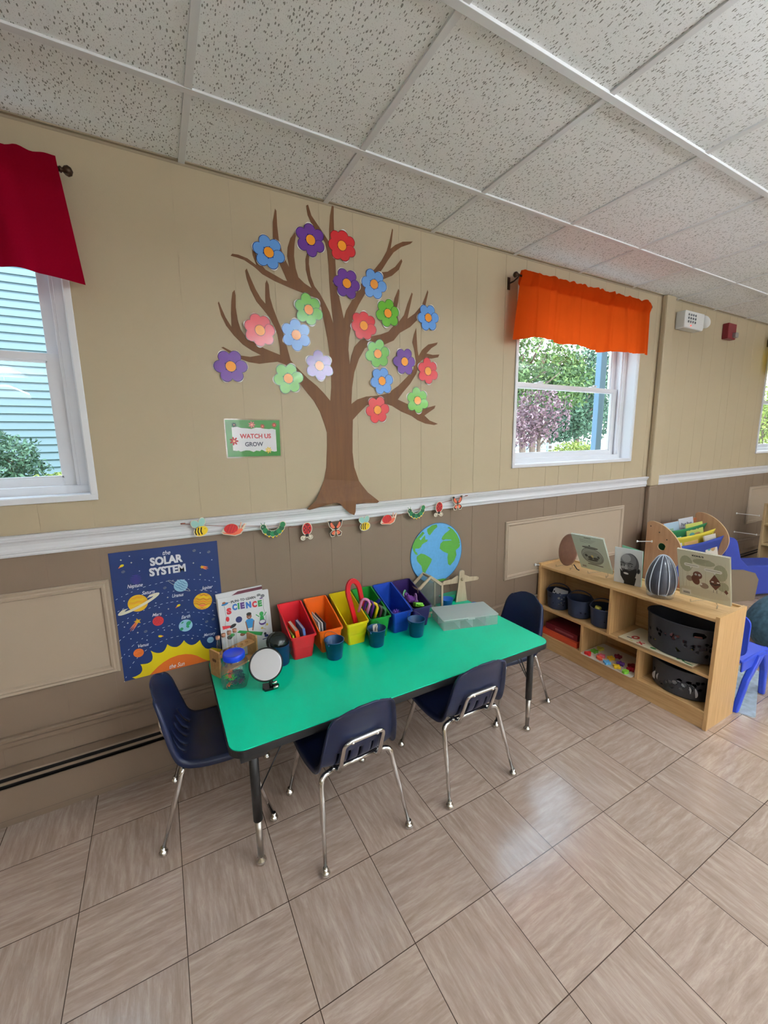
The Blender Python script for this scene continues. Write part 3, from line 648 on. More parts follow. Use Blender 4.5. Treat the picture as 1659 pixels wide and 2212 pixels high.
def tree(name, label, cat, x, y, crown, mats, n, size, trunk_r, trunks=((0, 0),), seed=1, group=None, z0=0.0):
    rr = random.Random(seed)
    t = thing(name, label, cat, (x, y, z0), 0, group)
    tk = MB()
    for dx, ln in trunks:
        tk.tube(smooth_path([(dx, 0, 0), (dx+ln*.3, .05, crown[0][2]*.5), (dx+ln, 0, crown[0][2]*1.05)], 4), [trunk_r*(1-.5*i/8) for i in range(9)], 8)
    for k in range(9):
        a = k*2.4; zz = crown[0][2]*(.55+.05*k)
        tk.tube([(0, 0, zz), (crown[0][3]*.55*cos(a), crown[0][3]*.55*sin(a), zz+crown[0][5]*.5)], [trunk_r*.4, trunk_r*.1], 6)
    tk.build('trunk', bark, t)
    fm = MB()
    for cx, cy, cz, rx, ry, rz in crown:
        q = leafy((cx, cy, cz), (rx, ry, rz), int(n/len(crown)), size, rr)
        k = len(fm.v); fm.v += q.v; fm.f += [tuple(i+k for i in f) for f in q.f]; fm.m += q.m; fm.sm += q.sm
    fm.build('foliage', mats, t, weld=False)
    return t
tree('plum_tree', 'purple-leaved tree seen low at the left of the window under the orange valance', 'tree', 11.6, 10, [(0, 0, 2.35, 1.0, .9, .95), (-.6, .3, 1.9, .9, .8, .7)], LP, 3000, .065, .09, seed=3)
tree('maple_tree', 'green broad-leaved tree behind the purple-leaved tree, filling the upper panes', 'tree', 14.6, 13.5, [(0, 0, 4.9, 3.0, 1.6, 2.0), (-1.6, 0, 4.0, 1.8, 1.2, 1.2), (2.2, 0, 4.1, 1.9, 1.2, 1.3)], LG, 9000, .11, .16, ((0, -.3), (.55, .5)), seed=5)
tree('conifer_tree', 'dark blue-green evergreen at the right of the window under the orange valance', 'tree', 21.0, 15.5, [(0, 0, 3.2, 2.0, 1.4, 1.8), (-1.4, 0, 2.5, 1.6, 1.2, 1.1), (.6, 0, 5.2, 1.9, 1.2, 1.3)], LB, 8000, .12, .2, seed=8)
tree('yellow_shrub', 'low yellow-green shrub at the foot of the trees outside the middle window', 'shrub', 16.4, 12.2, [(0, 0, .95, 1.3, .7, .42)], LY, 1600, .07, .04, seed=9)
tree('hedge_tree', 'leafy bright green tree filling the farthest window', 'tree', 41.0, 14.2, [(0, 0, 2.6, 3.4, 1.6, 2.2), (3.5, .5, 3.4, 2.6, 1.5, 2.4)], LY, 6000, .13, .2, seed=12)
tree('backdrop_tree', 'distant green tree line behind the maple', 'tree', 29, 24, [(0, 0, 4.2, 5.0, 2, 3.0), (-6, 0, 4.4, 4.0, 2, 3.2), (6, 0, 4.2, 4.0, 2, 3.0)], LB, 9000, .2, .25, seed=15)
tree('round_tree', 'broad green tree left of the plum tree outside the middle window', 'tree', 6.5, 15, [(0, 0, 3.6, 2.6, 1.6, 2.2), (-2.6, .5, 3.2, 2.0, 1.4, 1.8)], LG, 6000, .12, .16, seed=31)
tree('spreading_tree', 'green tree directly behind the plum tree', 'tree', 11.5, 17, [(0, 0, 3.8, 2.6, 1.5, 2.4)], LB, 4000, .13, .16, seed=33)
# low fence beyond the trees
fn = thing('rail_fence', 'low pale blue rail fence far behind the trees', 'fence', (14, 20, 0))
fb = M('fence_paint', (150, 178, 205), .6)
for zc in (.45, .8, 1.1): MB().box(0, 14, -.03, .03, zc-.05, zc+.05).build('rail', fb, fn)
for k in range(8): MB().box(k*2-.05, k*2+.05, -.05, .05, 0, 1.25).build('post', fb, fn)
# planting in front of the siding
tree('round_shrub', 'round pale green shrub at the foot of the clapboard house', 'shrub', -1.32, 5.6, [(0, 0, .34, .27, .25, .30)], LB, 1800, .028, .012, seed=21, z0=1.02)
gr = MB(); rr = random.Random(4)
for k in range(260):
    x = rr.uniform(-1.0, -.4); y = 5.5+rr.uniform(-.15, .35); L = rr.uniform(.12, .30); a = rr.uniform(0, 2*pi); bx, by = cos(a)*L*.6, sin(a)*L*.35
    w = .008
    gr.add([(x-w, y, 1.02), (x+w, y, 1.02), (x+bx*.5+w, y+by*.5, 1.02+L*.75), (x+bx*.5-w, y+by*.5, 1.02+L*.75), (x+bx, y+by, 1.02+L*.6)], [(0, 1, 2, 3), (3, 2, 4)], rr.choice((0, 1, 2)))
o = gr.build('daylily_leaves', LY, weld=False); o['kind'] = 'stuff'; recentre(o)
tag(o, 'yellow-green strappy leaves growing along the clapboard house', 'plants')
# ================================================================== VALANCES
def valance(name, label, x0, x1, zt, zb, col, folds, seed, skew=.0, trans=.45, left_knob=True, right_knob=True):
    rr = random.Random(seed); yc = 1.912
    t = thing(name, label, 'curtain', ((x0+x1)/2, yc, zb))
    cx = (x0+x1)/2
    nx, nz = 150, 26
    ph = [rr.uniform(0, 6.28) for _ in range(5)]
    def fold(u, v):
        a = .016*sin(folds*u*6.28+ph[0])+.009*sin(folds*2.3*u*6.28+ph[1])
        big = .016*sin(folds*.45*u*6.28+ph[2])
        return -(abs(a)*.5+a*.5*(1-v*.4))*1.0 - big*(1-v)
    vs = []; fs = []
    for j in range(nz+1):
        v = j/nz                                   # 0 bottom .. 1 top
        for i in range(nx+1):
            u = i/nx
            wd = 1+.05*(1-v)
            x = (x0-cx)+(x1-x0)*u
            x = x*wd
            z = (zt-zb)*v + (1-v)*(.012*sin(u*9+ph[3])+.006*sin(u*23+ph[4])-.012*u*skew)
            if v > .9: z += (.0035*sin(u*83+ph[0])+.003*sin(u*137+ph[1])+.002*sin(u*47))*((v-.9)/.1)
            y = fold(u, v)
            if v > .8: y += -.012*sin((v-.8)/.2*pi)
            vs.append((x, y-.004, z))
    for j in range(nz):
        for i in range(nx):
            a = j*(nx+1)+i; fs.append((a, a+1, a+nx+2, a+nx+1))
    mb = MB(); mb.add(vs, fs, 0, True)
    m = cloth_mat(name+'_cloth', col, trans)
    mb.build('cloth', m, t, weld=False)
    # rod pocket: second layer of the folded-over top
    mb = MB(); v2 = []; f2 = []; q = 5
    for j in range(q+1):
        for i in range(nx+1):
            u = i/nx; v = .76+.24*j/q
            a = vs[int(round(v*nz))*(nx+1)+i]; v2.append((a[0]*.998, a[1]+.004+.02*sin((v-.76)/.24*pi), a[2]))
    for j in range(q):
        for i in range(nx):
            a = j*(nx+1)+i; f2.append((a, a+1, a+nx+2, a+nx+1))
    mb.add(v2, f2, 0, True); mb.build('rod_pocket', m, t, weld=False)
    # hem
    rd = thing('curtain_rod', 'bronze curtain rod with a finial holding the ' + name.replace('_', ' '), 'curtain rod', (cx, 1.921, zt-.03))
    hw = (x1-x0)/2
    MB().cyl((-hw-.006, 0, 0), (hw+.006, 0, 0), .0075, seg=12).build('rod', bronze, rd)
    for sgn, on in ((-1, left_knob), (1, right_knob)):
        if not on: continue
        pr = [(.0, 0), (.010, .001), (.010, .006), (.006, .009), (.014, .016), (.017, .025), (.012, .035), (0, .040)]
        f = MB().lathe(pr, 16, 0, Matrix.Translation((sgn*(hw+.004), 0, 0)) @ Matrix.Rotation(sgn*pi/2, 4, 'Y'))
        f.build('finial', bronze, rd)
        bx = sgn*(hw+(.002 if name.startswith('orange') and sgn < 0 else -.06))
        b = MB().tube(round_path([(bx, 0, -.006), (bx, .04, -.02), (bx, WALL_Y-1.921-.002, -.02)], .01), .0045, 8)
        b.box(bx-.01, bx+.01, WALL_Y-1.921-.004, WALL_Y-1.921-.0005, -.055, .015)
        b.build('bracket', bronze, rd)
    return t
valance('red_valance', 'dark red gathered valance over the window at the left edge', -1.72, -.205, 2.475, 2.09, (140, 8, 34), 6, 2, skew=.6, trans=.3)
valance('orange_valance', 'orange gathered valance over the middle window', 1.985, 3.315, 2.495, 2.112, (204, 74, 20), 7, 5, skew=0, trans=.55)
valance('yellow_valance', 'yellow valance at the right edge of the picture', 5.55, 7.02, 2.49, 2.14, (212, 190, 20), 8, 9, skew=0)

# ================================================================== EMERGENCY LIGHT, ALARM
off = M('offwhite_plastic', (222, 222, 220), .4)
em = thing('emergency_light', 'white twin-head emergency light high on the wall right of the batten', 'emergency light', (4.01, WALL_Y, 2.385))
MB().prism([(-.15, 0), (.14, 0), (.15, .03), (.15, .135), (-.15, .135)], 0, .075, 0, Matrix(((1, 0, 0, 0), (0, 0, -1, 0), (0, 1, 0, 0), (0, 0, 0, 1)))).build('housing', off, em, bevel=.008)
g = MB()
for r_ in range(3):
    for c_ in range(4):
        g.cyl((-.10+c_*.035, -.076, .105-r_*.027), (-.10+c_*.035, -.079, .105-r_*.027), .010, .009, 10)
g.build('lamp_grid', M('grey_lens', (120, 122, 124), .3), em)
MB().sphere((0, -.077, .022), .005, 10, 6).build('status_light', M('red_led', (255, 60, 50), .3, emit=2), em, (-.06, 0, 0), label='red status light')
hd = Matrix.Translation((.205, -.04, .085)) @ Matrix.Rotation(radians(62), 4, 'Y') @ Matrix.Rotation(radians(20), 4, 'X')
MB().lathe([(0, -.035), (.03, -.03), (.05, -.005), (.056, .012), (.054, .018)], 24, 0, hd).build('lamp_head', off, em)
MB().lathe([(.053, .018), (.04, .026), (0, .03)], 24, 0, hd).build('lens', clear_mat('lens_clear', (.85, .87, .9), .3, .05, .3, (.8, .82, .85)), em)
MB().cyl((.14, -.04, .08), (.18, -.04, .085), .012, seg=12).build('neck', off, em)
fa = thing('fire_alarm', 'dark red fire alarm strobe high on the wall near the farthest window', 'fire alarm', (4.725, WALL_Y, 2.385))
MB().box(-.075, .075, -.05, 0, 0, .135).build('body', M('alarm_red', (120, 22, 34), .35), fa, bevel=.006)
s_ = MB().prism(rrect(.005, .065, .012, .055, .01), .05, .075, 0, Matrix(((1, 0, 0, 0), (0, 0, -1, 0), (0, 1, 0, 0), (0, 0, 0, 1))))
s_.build('strobe_lens', clear_mat('strobe_clear', (.8, .82, .84), .35, .08, .35, (.85, .85, .85)), fa, bevel=.006)

# ================================================================== WALL DECORATION
W0 = on_wall()
# tree cut-out
trunk_brown = wood_mat('decal_tree_brown', (96, 56, 18), (112, 70, 26), 'Z', 3.2, .62, 16)
tr_ = MB().prism(TREE, .0004, .0016, 0, on_wall())
o = tr_.build('paper_tree', trunk_brown)
bm0 = bmesh.new(); bm0.from_mesh(o.data)
for zc in (1.34, 1.27, 1.22, 1.20, 1.188, 1.15):
    bmesh.ops.bisect_plane(bm0, geom=bm0.verts[:]+bm0.edges[:]+bm0.faces[:], plane_co=(0, 0, zc), plane_no=(0, 0, 1))
for v in bm0.verts:          # the foot of the cut-out bends forward over the chair rail
    t_ = min(max((1.30-v.co.z)/.11, 0), 1); v.co.y -= .0305*(t_*t_*(3-2*t_))
bm0.to_mesh(o.data); bm0.free()
recentre(o); tag(o, 'large brown cut-out tree with bare branches fixed to the tan wall', 'wall decoration')
FC = {'blue': (96, 152, 220), 'purple': (104, 52, 146), 'red': (206, 40, 46), 'green': (98, 172, 34)}
outl = {'blue': (28, 62, 130), 'purple': (48, 18, 90), 'red': (120, 14, 26), 'green': (34, 96, 20)}
FL_LAB = ['blue paper flower highest on the left side of the tree', 'purple paper flower near the top of the tree beside a red one', 'red paper flower near the top on the central branch', 'purple paper flower right of the trunk beside the highest right blue one',
 'blue paper flower on the upper right branch beside a purple one', 'green paper flower with strong glare left of the upper trunk', 'red paper flower on the left branches with glare on its left petals', 'blue paper flower left of the trunk between the red and the purple one',
 'red paper flower just right of the trunk', 'green paper flower highest on the right side', 'blue paper flower farthest right on the tree', 'purple paper flower touching the trunk on its left',
 'green paper flower low on the left branch', 'purple paper flower farthest left on the tree', 'green paper flower in the middle right above the lower blue one', 'purple paper flower at the right beside the lower red one',
 'blue paper flower low on the right above the lowest red one', 'red paper flower at the far right above the lowest green one', 'green paper flower lowest at the far right', 'red paper flower lowest on the tree']
for i, (c, x, z, r) in enumerate(FLOWERS):
    r = .0725; a0 = rng.uniform(0, 1.0); np_ = 6 if c != 'red' or i % 2 else 7
    mb = MB(); lift = .0035
    tilt = Matrix.Rotation(rng.uniform(-.05, .05), 4, 'X') @ Matrix.Rotation(rng.uniform(-.05, .05), 4, 'Y')
    mtx = Matrix.Translation((x, WALL_Y-lift, z)) @ Matrix(((1, 0, 0, 0), (0, 0, -1, 0), (0, 1, 0, 0), (0, 0, 0, 1))) @ tilt
    out = []
    N = 96
    for k in range(N):
        th = 2*pi*k/N; e = abs(sin((th-a0)*np_/2)); out.append(((.60+.44*e**.7)*r*cos(th), (.60+.44*e**.7)*r*sin(th)))
    mb.prism(out, 0, .0008, 0, mtx)
    for k in range(np_):
        a = a0+2*pi*(k+.5)/np_; cx, cy = .62*r*cos(a), .62*r*sin(a); ln = .36*(1+.10*sin(3*k+i))
        mb.flat(ell(cx, cy, (ln+.02)*r, .375*r, 20, a), .0010+.0001*k, 1, mtx)
        mb.flat(ell(cx, cy, ln*r-.0016, .348*r, 20, a), .00145+.0001*k, 2, mtx)
    mb.flat(ell(0, 0, .335*r, .335*r, 24), .0024, 1, mtx); mb.flat(ell(0, 0, .30*r, .30*r, 24), .0028, 3, mtx)
    lam = dict(rough=.24, coat=.1)
    o = recentre(mb.build('paper_flower', [M('laminate_edge', (222, 220, 216), .2), M('outline_'+c, outl[c], **lam), M('petal_'+c, FC[c], **lam), M('flower_centre', (238, 150, 30), **lam)], weld=False))
    tag(o, FL_LAB[i], 'paper flower', 'laminated paper flowers on the tree')

# sign
mb = MB(); m_ = on_wall(.001)
mb.prism(rrect(.279, .534, 1.441, 1.620, .006), 0, .0006, 0, m_)
mb.flat([(.283, 1.614), (.529, 1.614), (.526, 1.447), (.285, 1.448)], .0012, 1, m_)
mb.flat(SIGNT, .0016, 2, m_)
for n_, x, z, r in SFL:
    mi = {'navy': 5, 'pink': 6, 'red': 3, 'gold': 7}[n_]
    for k in range(7):
        a = 2*pi*k/7; mb.flat(ell(x+.6*r*cos(a), z+.6*r*sin(a), r*.42, r*.2, 10, a), .0020+.00005*k, mi, m_)
    mb.flat(ell(x, z, r*.24, r*.24, 10), .0026, 8, m_)
mb.text('WATCH US', .414, 1.541, .142, .0215, .0021, 3, m_, bold=.03)
mb.text('GROW', .405, 1.504, .083, .0205, .0021, 4, m_, bold=.03)
o = recentre(mb.build('wall_sign', [clear_mat('laminate_clear', (.97, .97, .97), .3, .06), M('sign_green', (46, 128, 52), .18, coat=.5), M('sign_white', (226, 226, 230), .2, coat=.5), M('sign_red', (178, 34, 44), .3), M('sign_slate', (62, 66, 84), .3), M('sign_navy', (24, 36, 56), .3), M('sign_pink', (206, 120, 120), .3), M('sign_gold', (216, 186, 60), .3), M('sign_peach', (240, 190, 150), .3)], weld=False))
tag(o, 'small green-bordered laminated sign reading WATCH US GROW left of the tree', 'sign')

# ------------------------------------------------------------------ solar system poster
mb = MB(); pm = on_wall(.0015)
PX0, PX1, PZ0, PZ1 = -.2165, .207, .4875, 1.0660
mb.prism([(PX0, PZ0), (PX1, PZ0), (PX1, PZ1), (PX0, PZ1)], 0, .0008, 0, pm)
COLS = [('poster_navy', (10, 44, 102)), ('poster_white', (232, 232, 238)), ('poster_yellow', (232, 206, 14)), ('poster_orange', (220, 108, 34)), ('poster_gold', (218, 170, 26)), ('poster_cream', (230, 222, 196)), ('poster_ice', (150, 194, 216)), ('poster_iceline', (92, 140, 176)), ('poster_rust', (186, 96, 34)), ('poster_red', (196, 44, 52)), ('poster_darkred', (120, 18, 40)), ('poster_green', (34, 140, 92)), ('poster_purple', (74, 48, 150)), ('poster_grey', (110, 112, 122)), ('poster_coral', (232, 122, 86))]
ci = {n_[7:]: k for k, (n_, _) in enumerate(COLS)}
base = .0012
mb.flat(SUNRAY+[(.19, SUNRAY[-1][1]-.02), (.195, PZ0+.001), (SUNRAY[0][0]+.012, PZ0+.001)], base, ci['yellow'], pm)
mb.flat([(p[0], max(p[1], PZ0+.001)) for p in SUNCORE]+[(.180, PZ0+.001), (SUNCORE[0][0], PZ0+.0015)], base+.0003, ci['orange'], pm)
for arc in ARCS:
    P_ = smooth_path([(a[0], a[1], 0) for a in arc], 12)
    d = 0; on = []; L = 0
    seg = []
    for k in range(1, len(P_)):
        st = (P_[k]-P_[k-1]).length; L += st
        if (L % .0225) < .0125: seg.append(P_[k-1]); last = True
        else:
            if len(seg) > 1: mb.stroke([(p.x, p.y) for p in seg], .0016, base, 1, pm)
            seg = []
    if len(seg) > 1: mb.stroke([(p.x, p.y) for p in seg], .0016, base, 1, pm)
def disc(n_, ra, mat, lay, n=28):
    x, z, r = PLANETS[n_]; mb.flat(ell(x, z, r*ra, r*ra, n), base+lay*.0003, mat, pm); return x, z, r
def band(x, z, r, off_, w, rot, mat, lay, wob=.0):
    """stripe across a planet disc"""
    pts = []
    half = math.sqrt(max(r*r-off_*off_, 0))*.97
    for k in range(13):
        s = -half+2*half*k/12; o2 = off_+wob*r*sin(k*1.3)
        pts.append((x+s*cos(rot)-o2*sin(rot), z+s*sin(rot)+o2*cos(rot)))
    mb.stroke(pts, [w*(.4+.6*sin(pi*k/12)) for k in range(13)], base+lay*.0003, mat, pm)
x, z, r = disc('neptune', .01, ci['purple'], 1)
for k in range(6): band(x, z, r, -r*.8+r*.32*k, .0032, 0, ci['purple'], 1, .04)
x, z, r = disc('saturn', 1, ci['gold'], 1)
for k in range(4): band(x, z, r, -r*.2+r*.3*k, .002, .05, ci['orange'] if k % 2 else ci['yellow'], 2, .05)
ring = ell(x+.004, z-.004, .088, .0165, 40, radians(23)); hole = ell(x+.004, z-.003, .060, .006, 40, radians(23))
for k in range(40):
    a = 2*pi*k/40
    k2 = (k+1) % 40
    back = sin(a+.08) > 0.12 and abs(cos(a)) < .62
    if back: continue
    mb.add([(ring[k][0], ring[k][1], base+.0012), (ring[k2][0], ring[k2][1], base+.0012), (hole[k2][0], hole[k2][1], base+.0012), (hole[k][0], hole[k][1], base+.0012)], [(0, 1, 2, 3)], ci['cream'], False, pm)
x, z, r = PLANETS['uranus']
el = ell(x-.006, z+.0, .052, .007, 36, radians(-38)); mb.stroke(el+[el[0]], .0012, base+.0003, ci['cream'], pm)
disc('uranus', .84, ci['ice'], 2)
for k in range(4): band(x, z, r*.8, -r*.4+r*.3*k, .004, radians(-38), ci['iceline'], 3, .06)
x, z, r = disc('jupiter', .80, ci['gold'], 1)
r *= .8
for k in range(7): band(x, z, r, -r*.85+r*.27*k, .0038, radians(-12), (ci['rust'], ci['yellow'], ci['rust'], ci['orange'])[k % 4], 2, .07)
mb.flat(ell(x-.004, z-.020, .016, .005, 16, radians(-10)), base+.0012, ci['coral'], pm)
x, z, r = disc('mars', .88, ci['red'], 1)
for k in range(14):
    a = k*2.4; q = r*.8*math.sqrt((k+.5)/14)*.9; mb.flat(ell(x+q*cos(a), z+q*sin(a), .0017, .0012, 8), base+.0006, ci['darkred'], pm)
x, z, r = disc('earth', .84, ci['ice'], 1)
for cx, cy, a, b in ((.012, .008, .011, .009), (.008, -.006, .006, .008), (.018, .012, .006, .005), (-.018, -.013, .008, .007), (-.012, .017, .006, .003)):
    mb.flat(ell(x+cx, z+cy, a, b, 12, a*90), base+.0006+.0001*a, ci['green'], pm)
x, z, r = disc('mercury', 1, ci['ice'], 1); band(x, z, r, 0, .0018, .2, ci['iceline'], 2, .1); band(x, z, r, -.006, .0015, .2, ci['iceline'], 2, .1)
x, z, r = disc('venus', .95, ci['orange'], 1); band(x, z, r, .006, .0016, .3, ci['coral'], 2, .1); band(x, z, r, -.005, .0016, .3, ci['rust'], 2, .1)
def star(x, z, r, mat, n=5, inner=.42, lay=1, rot=0):
    pts = []
    for k in range(2*n):
        a = pi/2+rot+pi*k/n; q = r if k % 2 == 0 else r*inner; pts.append((x+q*cos(a), z+q*sin(a)))
    mb.flat(pts, base+lay*.0003, mat, pm)
for k, (x, z) in enumerate(PSTARS): star(x, z, .0036 if k % 3 else .0046, 1 if k % 3 else ci['cream'], 4, .35)
for x, z in PROCKS:
    mb.flat(ell(x, z, .0075, .006, 7, .3), base+.0003, ci['grey'], pm); mb.flat(ell(x-.002, z+.001, .002, .0018, 6), base+.0006, 0, pm); mb.flat(ell(x+.003, z-.001, .0018, .0015, 6), base+.0006, 0, pm)
for k, (x, z) in enumerate(PCOMETS):
    sg = -1 if k < 2 else 1
    mb.flat([(x-.002*sg*-1, z+.005), (x+sg*.013, z+(-.002 if sg > 0 else -.009)), (x+sg*.011, z-.004-(0 if sg > 0 else .006)), (x, z-.005)], base+.0003, ci['coral'], pm)
    mb.flat(ell(x-.001*sg, z, .008, .0052, 14, .4*-sg), base+.0006, ci['yellow'], pm)
for k, (x, z) in enumerate(PSHOOT):
    dx, dz = ((.026, -.012) if k == 0 else (-.032, -.040)); L = math.hypot(dx, dz); nx_, nz_ = -dz/L, dx/L
    for q, cc in ((-.005, 'coral'), (0, 'orange'), (.005, 'coral')):
        mb.stroke([(x+nx_*q*.5, z+nz_*q*.5), (x+dx*.5+nx_*q, z+dz*.5+nz_*q), (x+dx*(1-abs(q)*30)+nx_*q*1.3, z+dz*(1-abs(q)*30)+nz_*q*1.3)], [.005, .0045, .001], base+.0003, ci[cc], pm)
    star(x, z, .0095 if k == 0 else .015, ci['gold'], 5, .45, 3, .2)
def ptxt(s, w, h, shear=0, bold=0, rot=0, dx=0, dz=0, up=0):
    x, z = PTEXT[s]; mb.text(s, x+dx, z+dz, w, h, base+.0012+up, 1, pm, shear, bold, rot)
for k_, (ox_, oz_) in enumerate(((-.0011, -.0011), (.0011, -.0011), (-.0011, .0011), (.0011, .0011), (0, 0))):
    ptxt('SOLAR', .125, .0355, 0, .02, dx=ox_, dz=oz_, up=.0002*k_); ptxt('SYSTEM', .141, .0355, 0, .02, dx=ox_, dz=oz_, up=.0002*k_)
ptxt('the', .031, .0195, .35, .012)
for s, w, h in (('Neptune', .058, .022), ('Saturn', .050, .016), ('Uranus', .047, .016), ('Jupiter', .050, .021), ('Mars', .038, .015), ('Earth', .038, .016), ('Mercury', .052, .019), ('Venus', .041, .015)):
    ptxt(s, w, h, .4, .012)
ptxt('the Sun', .064, .021, .4, .015, dz=.008)
o = recentre(mb.build('solar_system_poster', [M(n_, c_, .45) for n_, c_ in COLS], weld=False))
tag(o, 'dark blue poster of the solar system on the brown lower wall, left of the table', 'poster')

# ------------------------------------------------------------------ globe cut-out
mb = MB(); gm = on_wall(.002)
mb.prism(ell(1.4575, .8245, .1935, .190, 64), 0, .002, 0, gm)
mb.flat(ell(1.4575, .8245, .190, .186, 64), .0024, 1, gm)
for i, L_ in enumerate(LANDS): mb.flat(L_, .0029, 2, gm)
o = recentre(mb.build('earth_cutout', [M('globe_edge', (46, 96, 140), .4), M('globe_blue', (98, 168, 222), .4, noise=.06, scale=60), M('globe_green', (88, 158, 62), .4, noise=.05, scale=80)], weld=False))
tag(o, 'round paper cut-out of planet Earth on the brown lower wall above the table', 'wall decoration')

# ------------------------------------------------------------------ bug garland
strm = M('twine', (140, 84, 70), .8)
P_ = [(x, WALL_Y-.030-.004*abs(sin(i)), z) for i, (x, z) in enumerate(STRING)]
mb = MB().tube(smooth_path(P_, 5), .0008, 5); mb.tube(smooth_path([(x, y, z-.006*sin(pi*i/8)-.001) for i, (x, y, z) in enumerate(P_)], 5), .0008, 5)
mb.cyl((P_[0][0]-.004, P_[0][1], P_[0][2]), (P_[0][0]+.014, P_[0][1], P_[0][2]), .003, seg=8); mb.cyl((P_[-1][0]-.014, P_[-1][1], P_[-1][2]-.001), (P_[-1][0]+.004, P_[-1][1], P_[-1][2]), .003, seg=8)
o = recentre(mb.build('garland_string', strm)); tag(o, 'thin reddish twine of the bug garland strung along the white chair rail', 'string')
gc = [M('bug_cream', (232, 222, 200), .5), M('bug_black', (30, 26, 26), .5), M('bug_yellow', (240, 204, 30), .5), M('bug_wing', (158, 206, 196), .5), M('bug_red', (196, 34, 34), .5), M('bug_orange', (226, 108, 74), .5), M('bug_green', (30, 122, 72), .5), M('bug_darkgreen', (16, 84, 54), .5), M('bug_darkred', (140, 20, 26), .5)]
def bug(kind):
    mb = MB(); U = {'bee': .00145, 'snail': .00172, 'caterpillar': .00172, 'ladybug': .0015, 'butterfly': .00142}[kind]
    def F(pts, lay, mat): mb.flat([(p[0]*U, p[1]*U) for p in pts], .0016+lay*.0003, mat)
    def S(pts, w, lay, mat): mb.stroke([(p[0]*U, p[1]*U) for p in pts], w*U, .0016+lay*.0003, mat)
    def B(pts): mb.prism([(p[0]*U, p[1]*U) for p in pts], 0, .0014, 0)
    if kind == 'bee':
        B(ell(2, -13, 22, 17, 24, .2)); B(ell(-11, 12, 12, 14, 18, .6)); B(ell(9, 14, 11, 15, 18, -.4))
        F(ell(-11, 12, 10, 12, 18, .6), 1, 3); F(ell(9, 14, 9, 13, 18, -.4), 1.2, 3)
        F(ell(2, -13, 19.5, 14.5, 24, .2), 2, 2)
        for q in (-12, -4, 4): S([(q-1, -25+abs(q)*.2), (q-3, -13), (q+1, -1-abs(q)*.1)], 3.6, 3, 1)
        F(ell(14, -8, 1.2, 1.2, 8), 3, 1)
    elif kind == 'snail':
        B([(-30, -18), (-24, -22), (8, -22), (22, -14), (26, -2), (30, 16), (27, 17), (22, 4), (18, 4), (17, 18), (14, 18), (14, 2), (6, 8), (-6, 11), (-18, 6), (-26, -6)])
        F([(-27, -17), (-22, -20), (6, -20), (18, -14), (24, -2), (20, 1), (12, -1), (6, -12), (-10, -16)], 1, 5)
        F(ell(-7, -4, 18, 13, 22, .3), 2, 4)
        for q in (-12, -5, 2): S([(q-4, -15), (q-2, -4), (q, 7)], 1.3, 3, 8)
        S([(19, 0), (25, 15)], 1.6, 1, 5); S([(14, 0), (15, 17)], 1.6, 1, 5)
    elif kind == 'caterpillar':
        cs = [(-26, 12), (-22, 2), (-13, -6), (-3, -10), (7, -9), (16, -5), (24, 3), (28, 12)]
        for x, y in cs: B(ell(x, y, 9.5, 9.5, 14))
        for i, (x, y) in enumerate(cs): F(ell(x, y, 7.5, 8, 14), 1+.2*i, 6 if i % 2 else 7)
        for x, y in cs[1:-1]: F(ell(x*1.05, y-9.5, 2.4, 3, 8), .8, 2)
        S([(-28, 18), (-32, 26)], 1.4, 1, 6); S([(-24, 18), (-21, 26)], 1.4, 1, 6)
        F(ell(-28, 14, 1.3, 1.3, 8), 4, 0)
    elif kind == 'ladybug':
        B(ell(4, 6, 18, 23, 24, -.1)); B(ell(2, -18, 8, 7, 14)); B(ell(-12, -24, 9, 8, 14)); B(ell(14, -24, 9, 8, 14))
        F(ell(4, 6, 15.5, 20, 24, -.1), 1, 4); F(ell(2, -16, 6.5, 5.5, 14), 2, 1)
        S([(2, -14), (6, 26)], 1.4, 3, 1)
        for x, y in ((-4, 14), (-6, 3), (-1, 8), (-2, -5), (9, 18), (13, 8), (9, 2), (12, -4), (2, 20)): F(ell(x, y, 2.2, 2.6, 8), 3, 1)
        for sg in (-1, 1):
            S([(2+sg*4, -20), (2+sg*8, -27), (2+sg*15, -28), (2+sg*18, -22), (2+sg*14, -19)], 1.3, 2, 1)
    else:
        B([(-2, 4), (-20, 32), (-30, 30), (-24, 8), (-12, -6), (-24, -16), (-20, -30), (-6, -30), (0, -12), (6, -30), (20, -30), (24, -16), (12, -6), (24, 8), (30, 30), (20, 32), (2, 4)])
        for sg in (-1, 1):
            F([(sg*1, 4), (sg*18, 30), (sg*28, 29), (sg*22, 8), (sg*10, -3), (sg*2, -4)], 1, 1)
            F([(sg*2, 3), (sg*15, 24), (sg*21, 20), (sg*19, 8), (sg*9, -1)], 2, 5)
            F([(sg*2, -6), (sg*11, -7), (sg*22, -17), (sg*18, -28), (sg*7, -28)], 1, 1)
            F([(sg*2, -8), (sg*10, -9), (sg*18, -17), (sg*13, -23), (sg*6, -24)], 2, 5)
            S([(sg*1, 6), (sg*5, 22)], 1, 1, 1)
        F(ell(0, -3, 2.6, 14, 14), 3, 1)
    return mb.mesh(kind+'_cutout', gc)
BL = ['paper bee at the left end of the garland', 'red and orange paper snail next to the left-end bee', 'green paper caterpillar in the left half of the garland', 'paper ladybug hanging left of the tree foot', 'orange paper butterfly hanging under the tree trunk',
      'paper bee right of the tree trunk', 'paper snail in the right half of the garland', 'green paper caterpillar above the Earth cut-out', 'paper ladybug near the right end of the garland', 'orange paper butterfly at the right end of the garland']
bm_ = {}
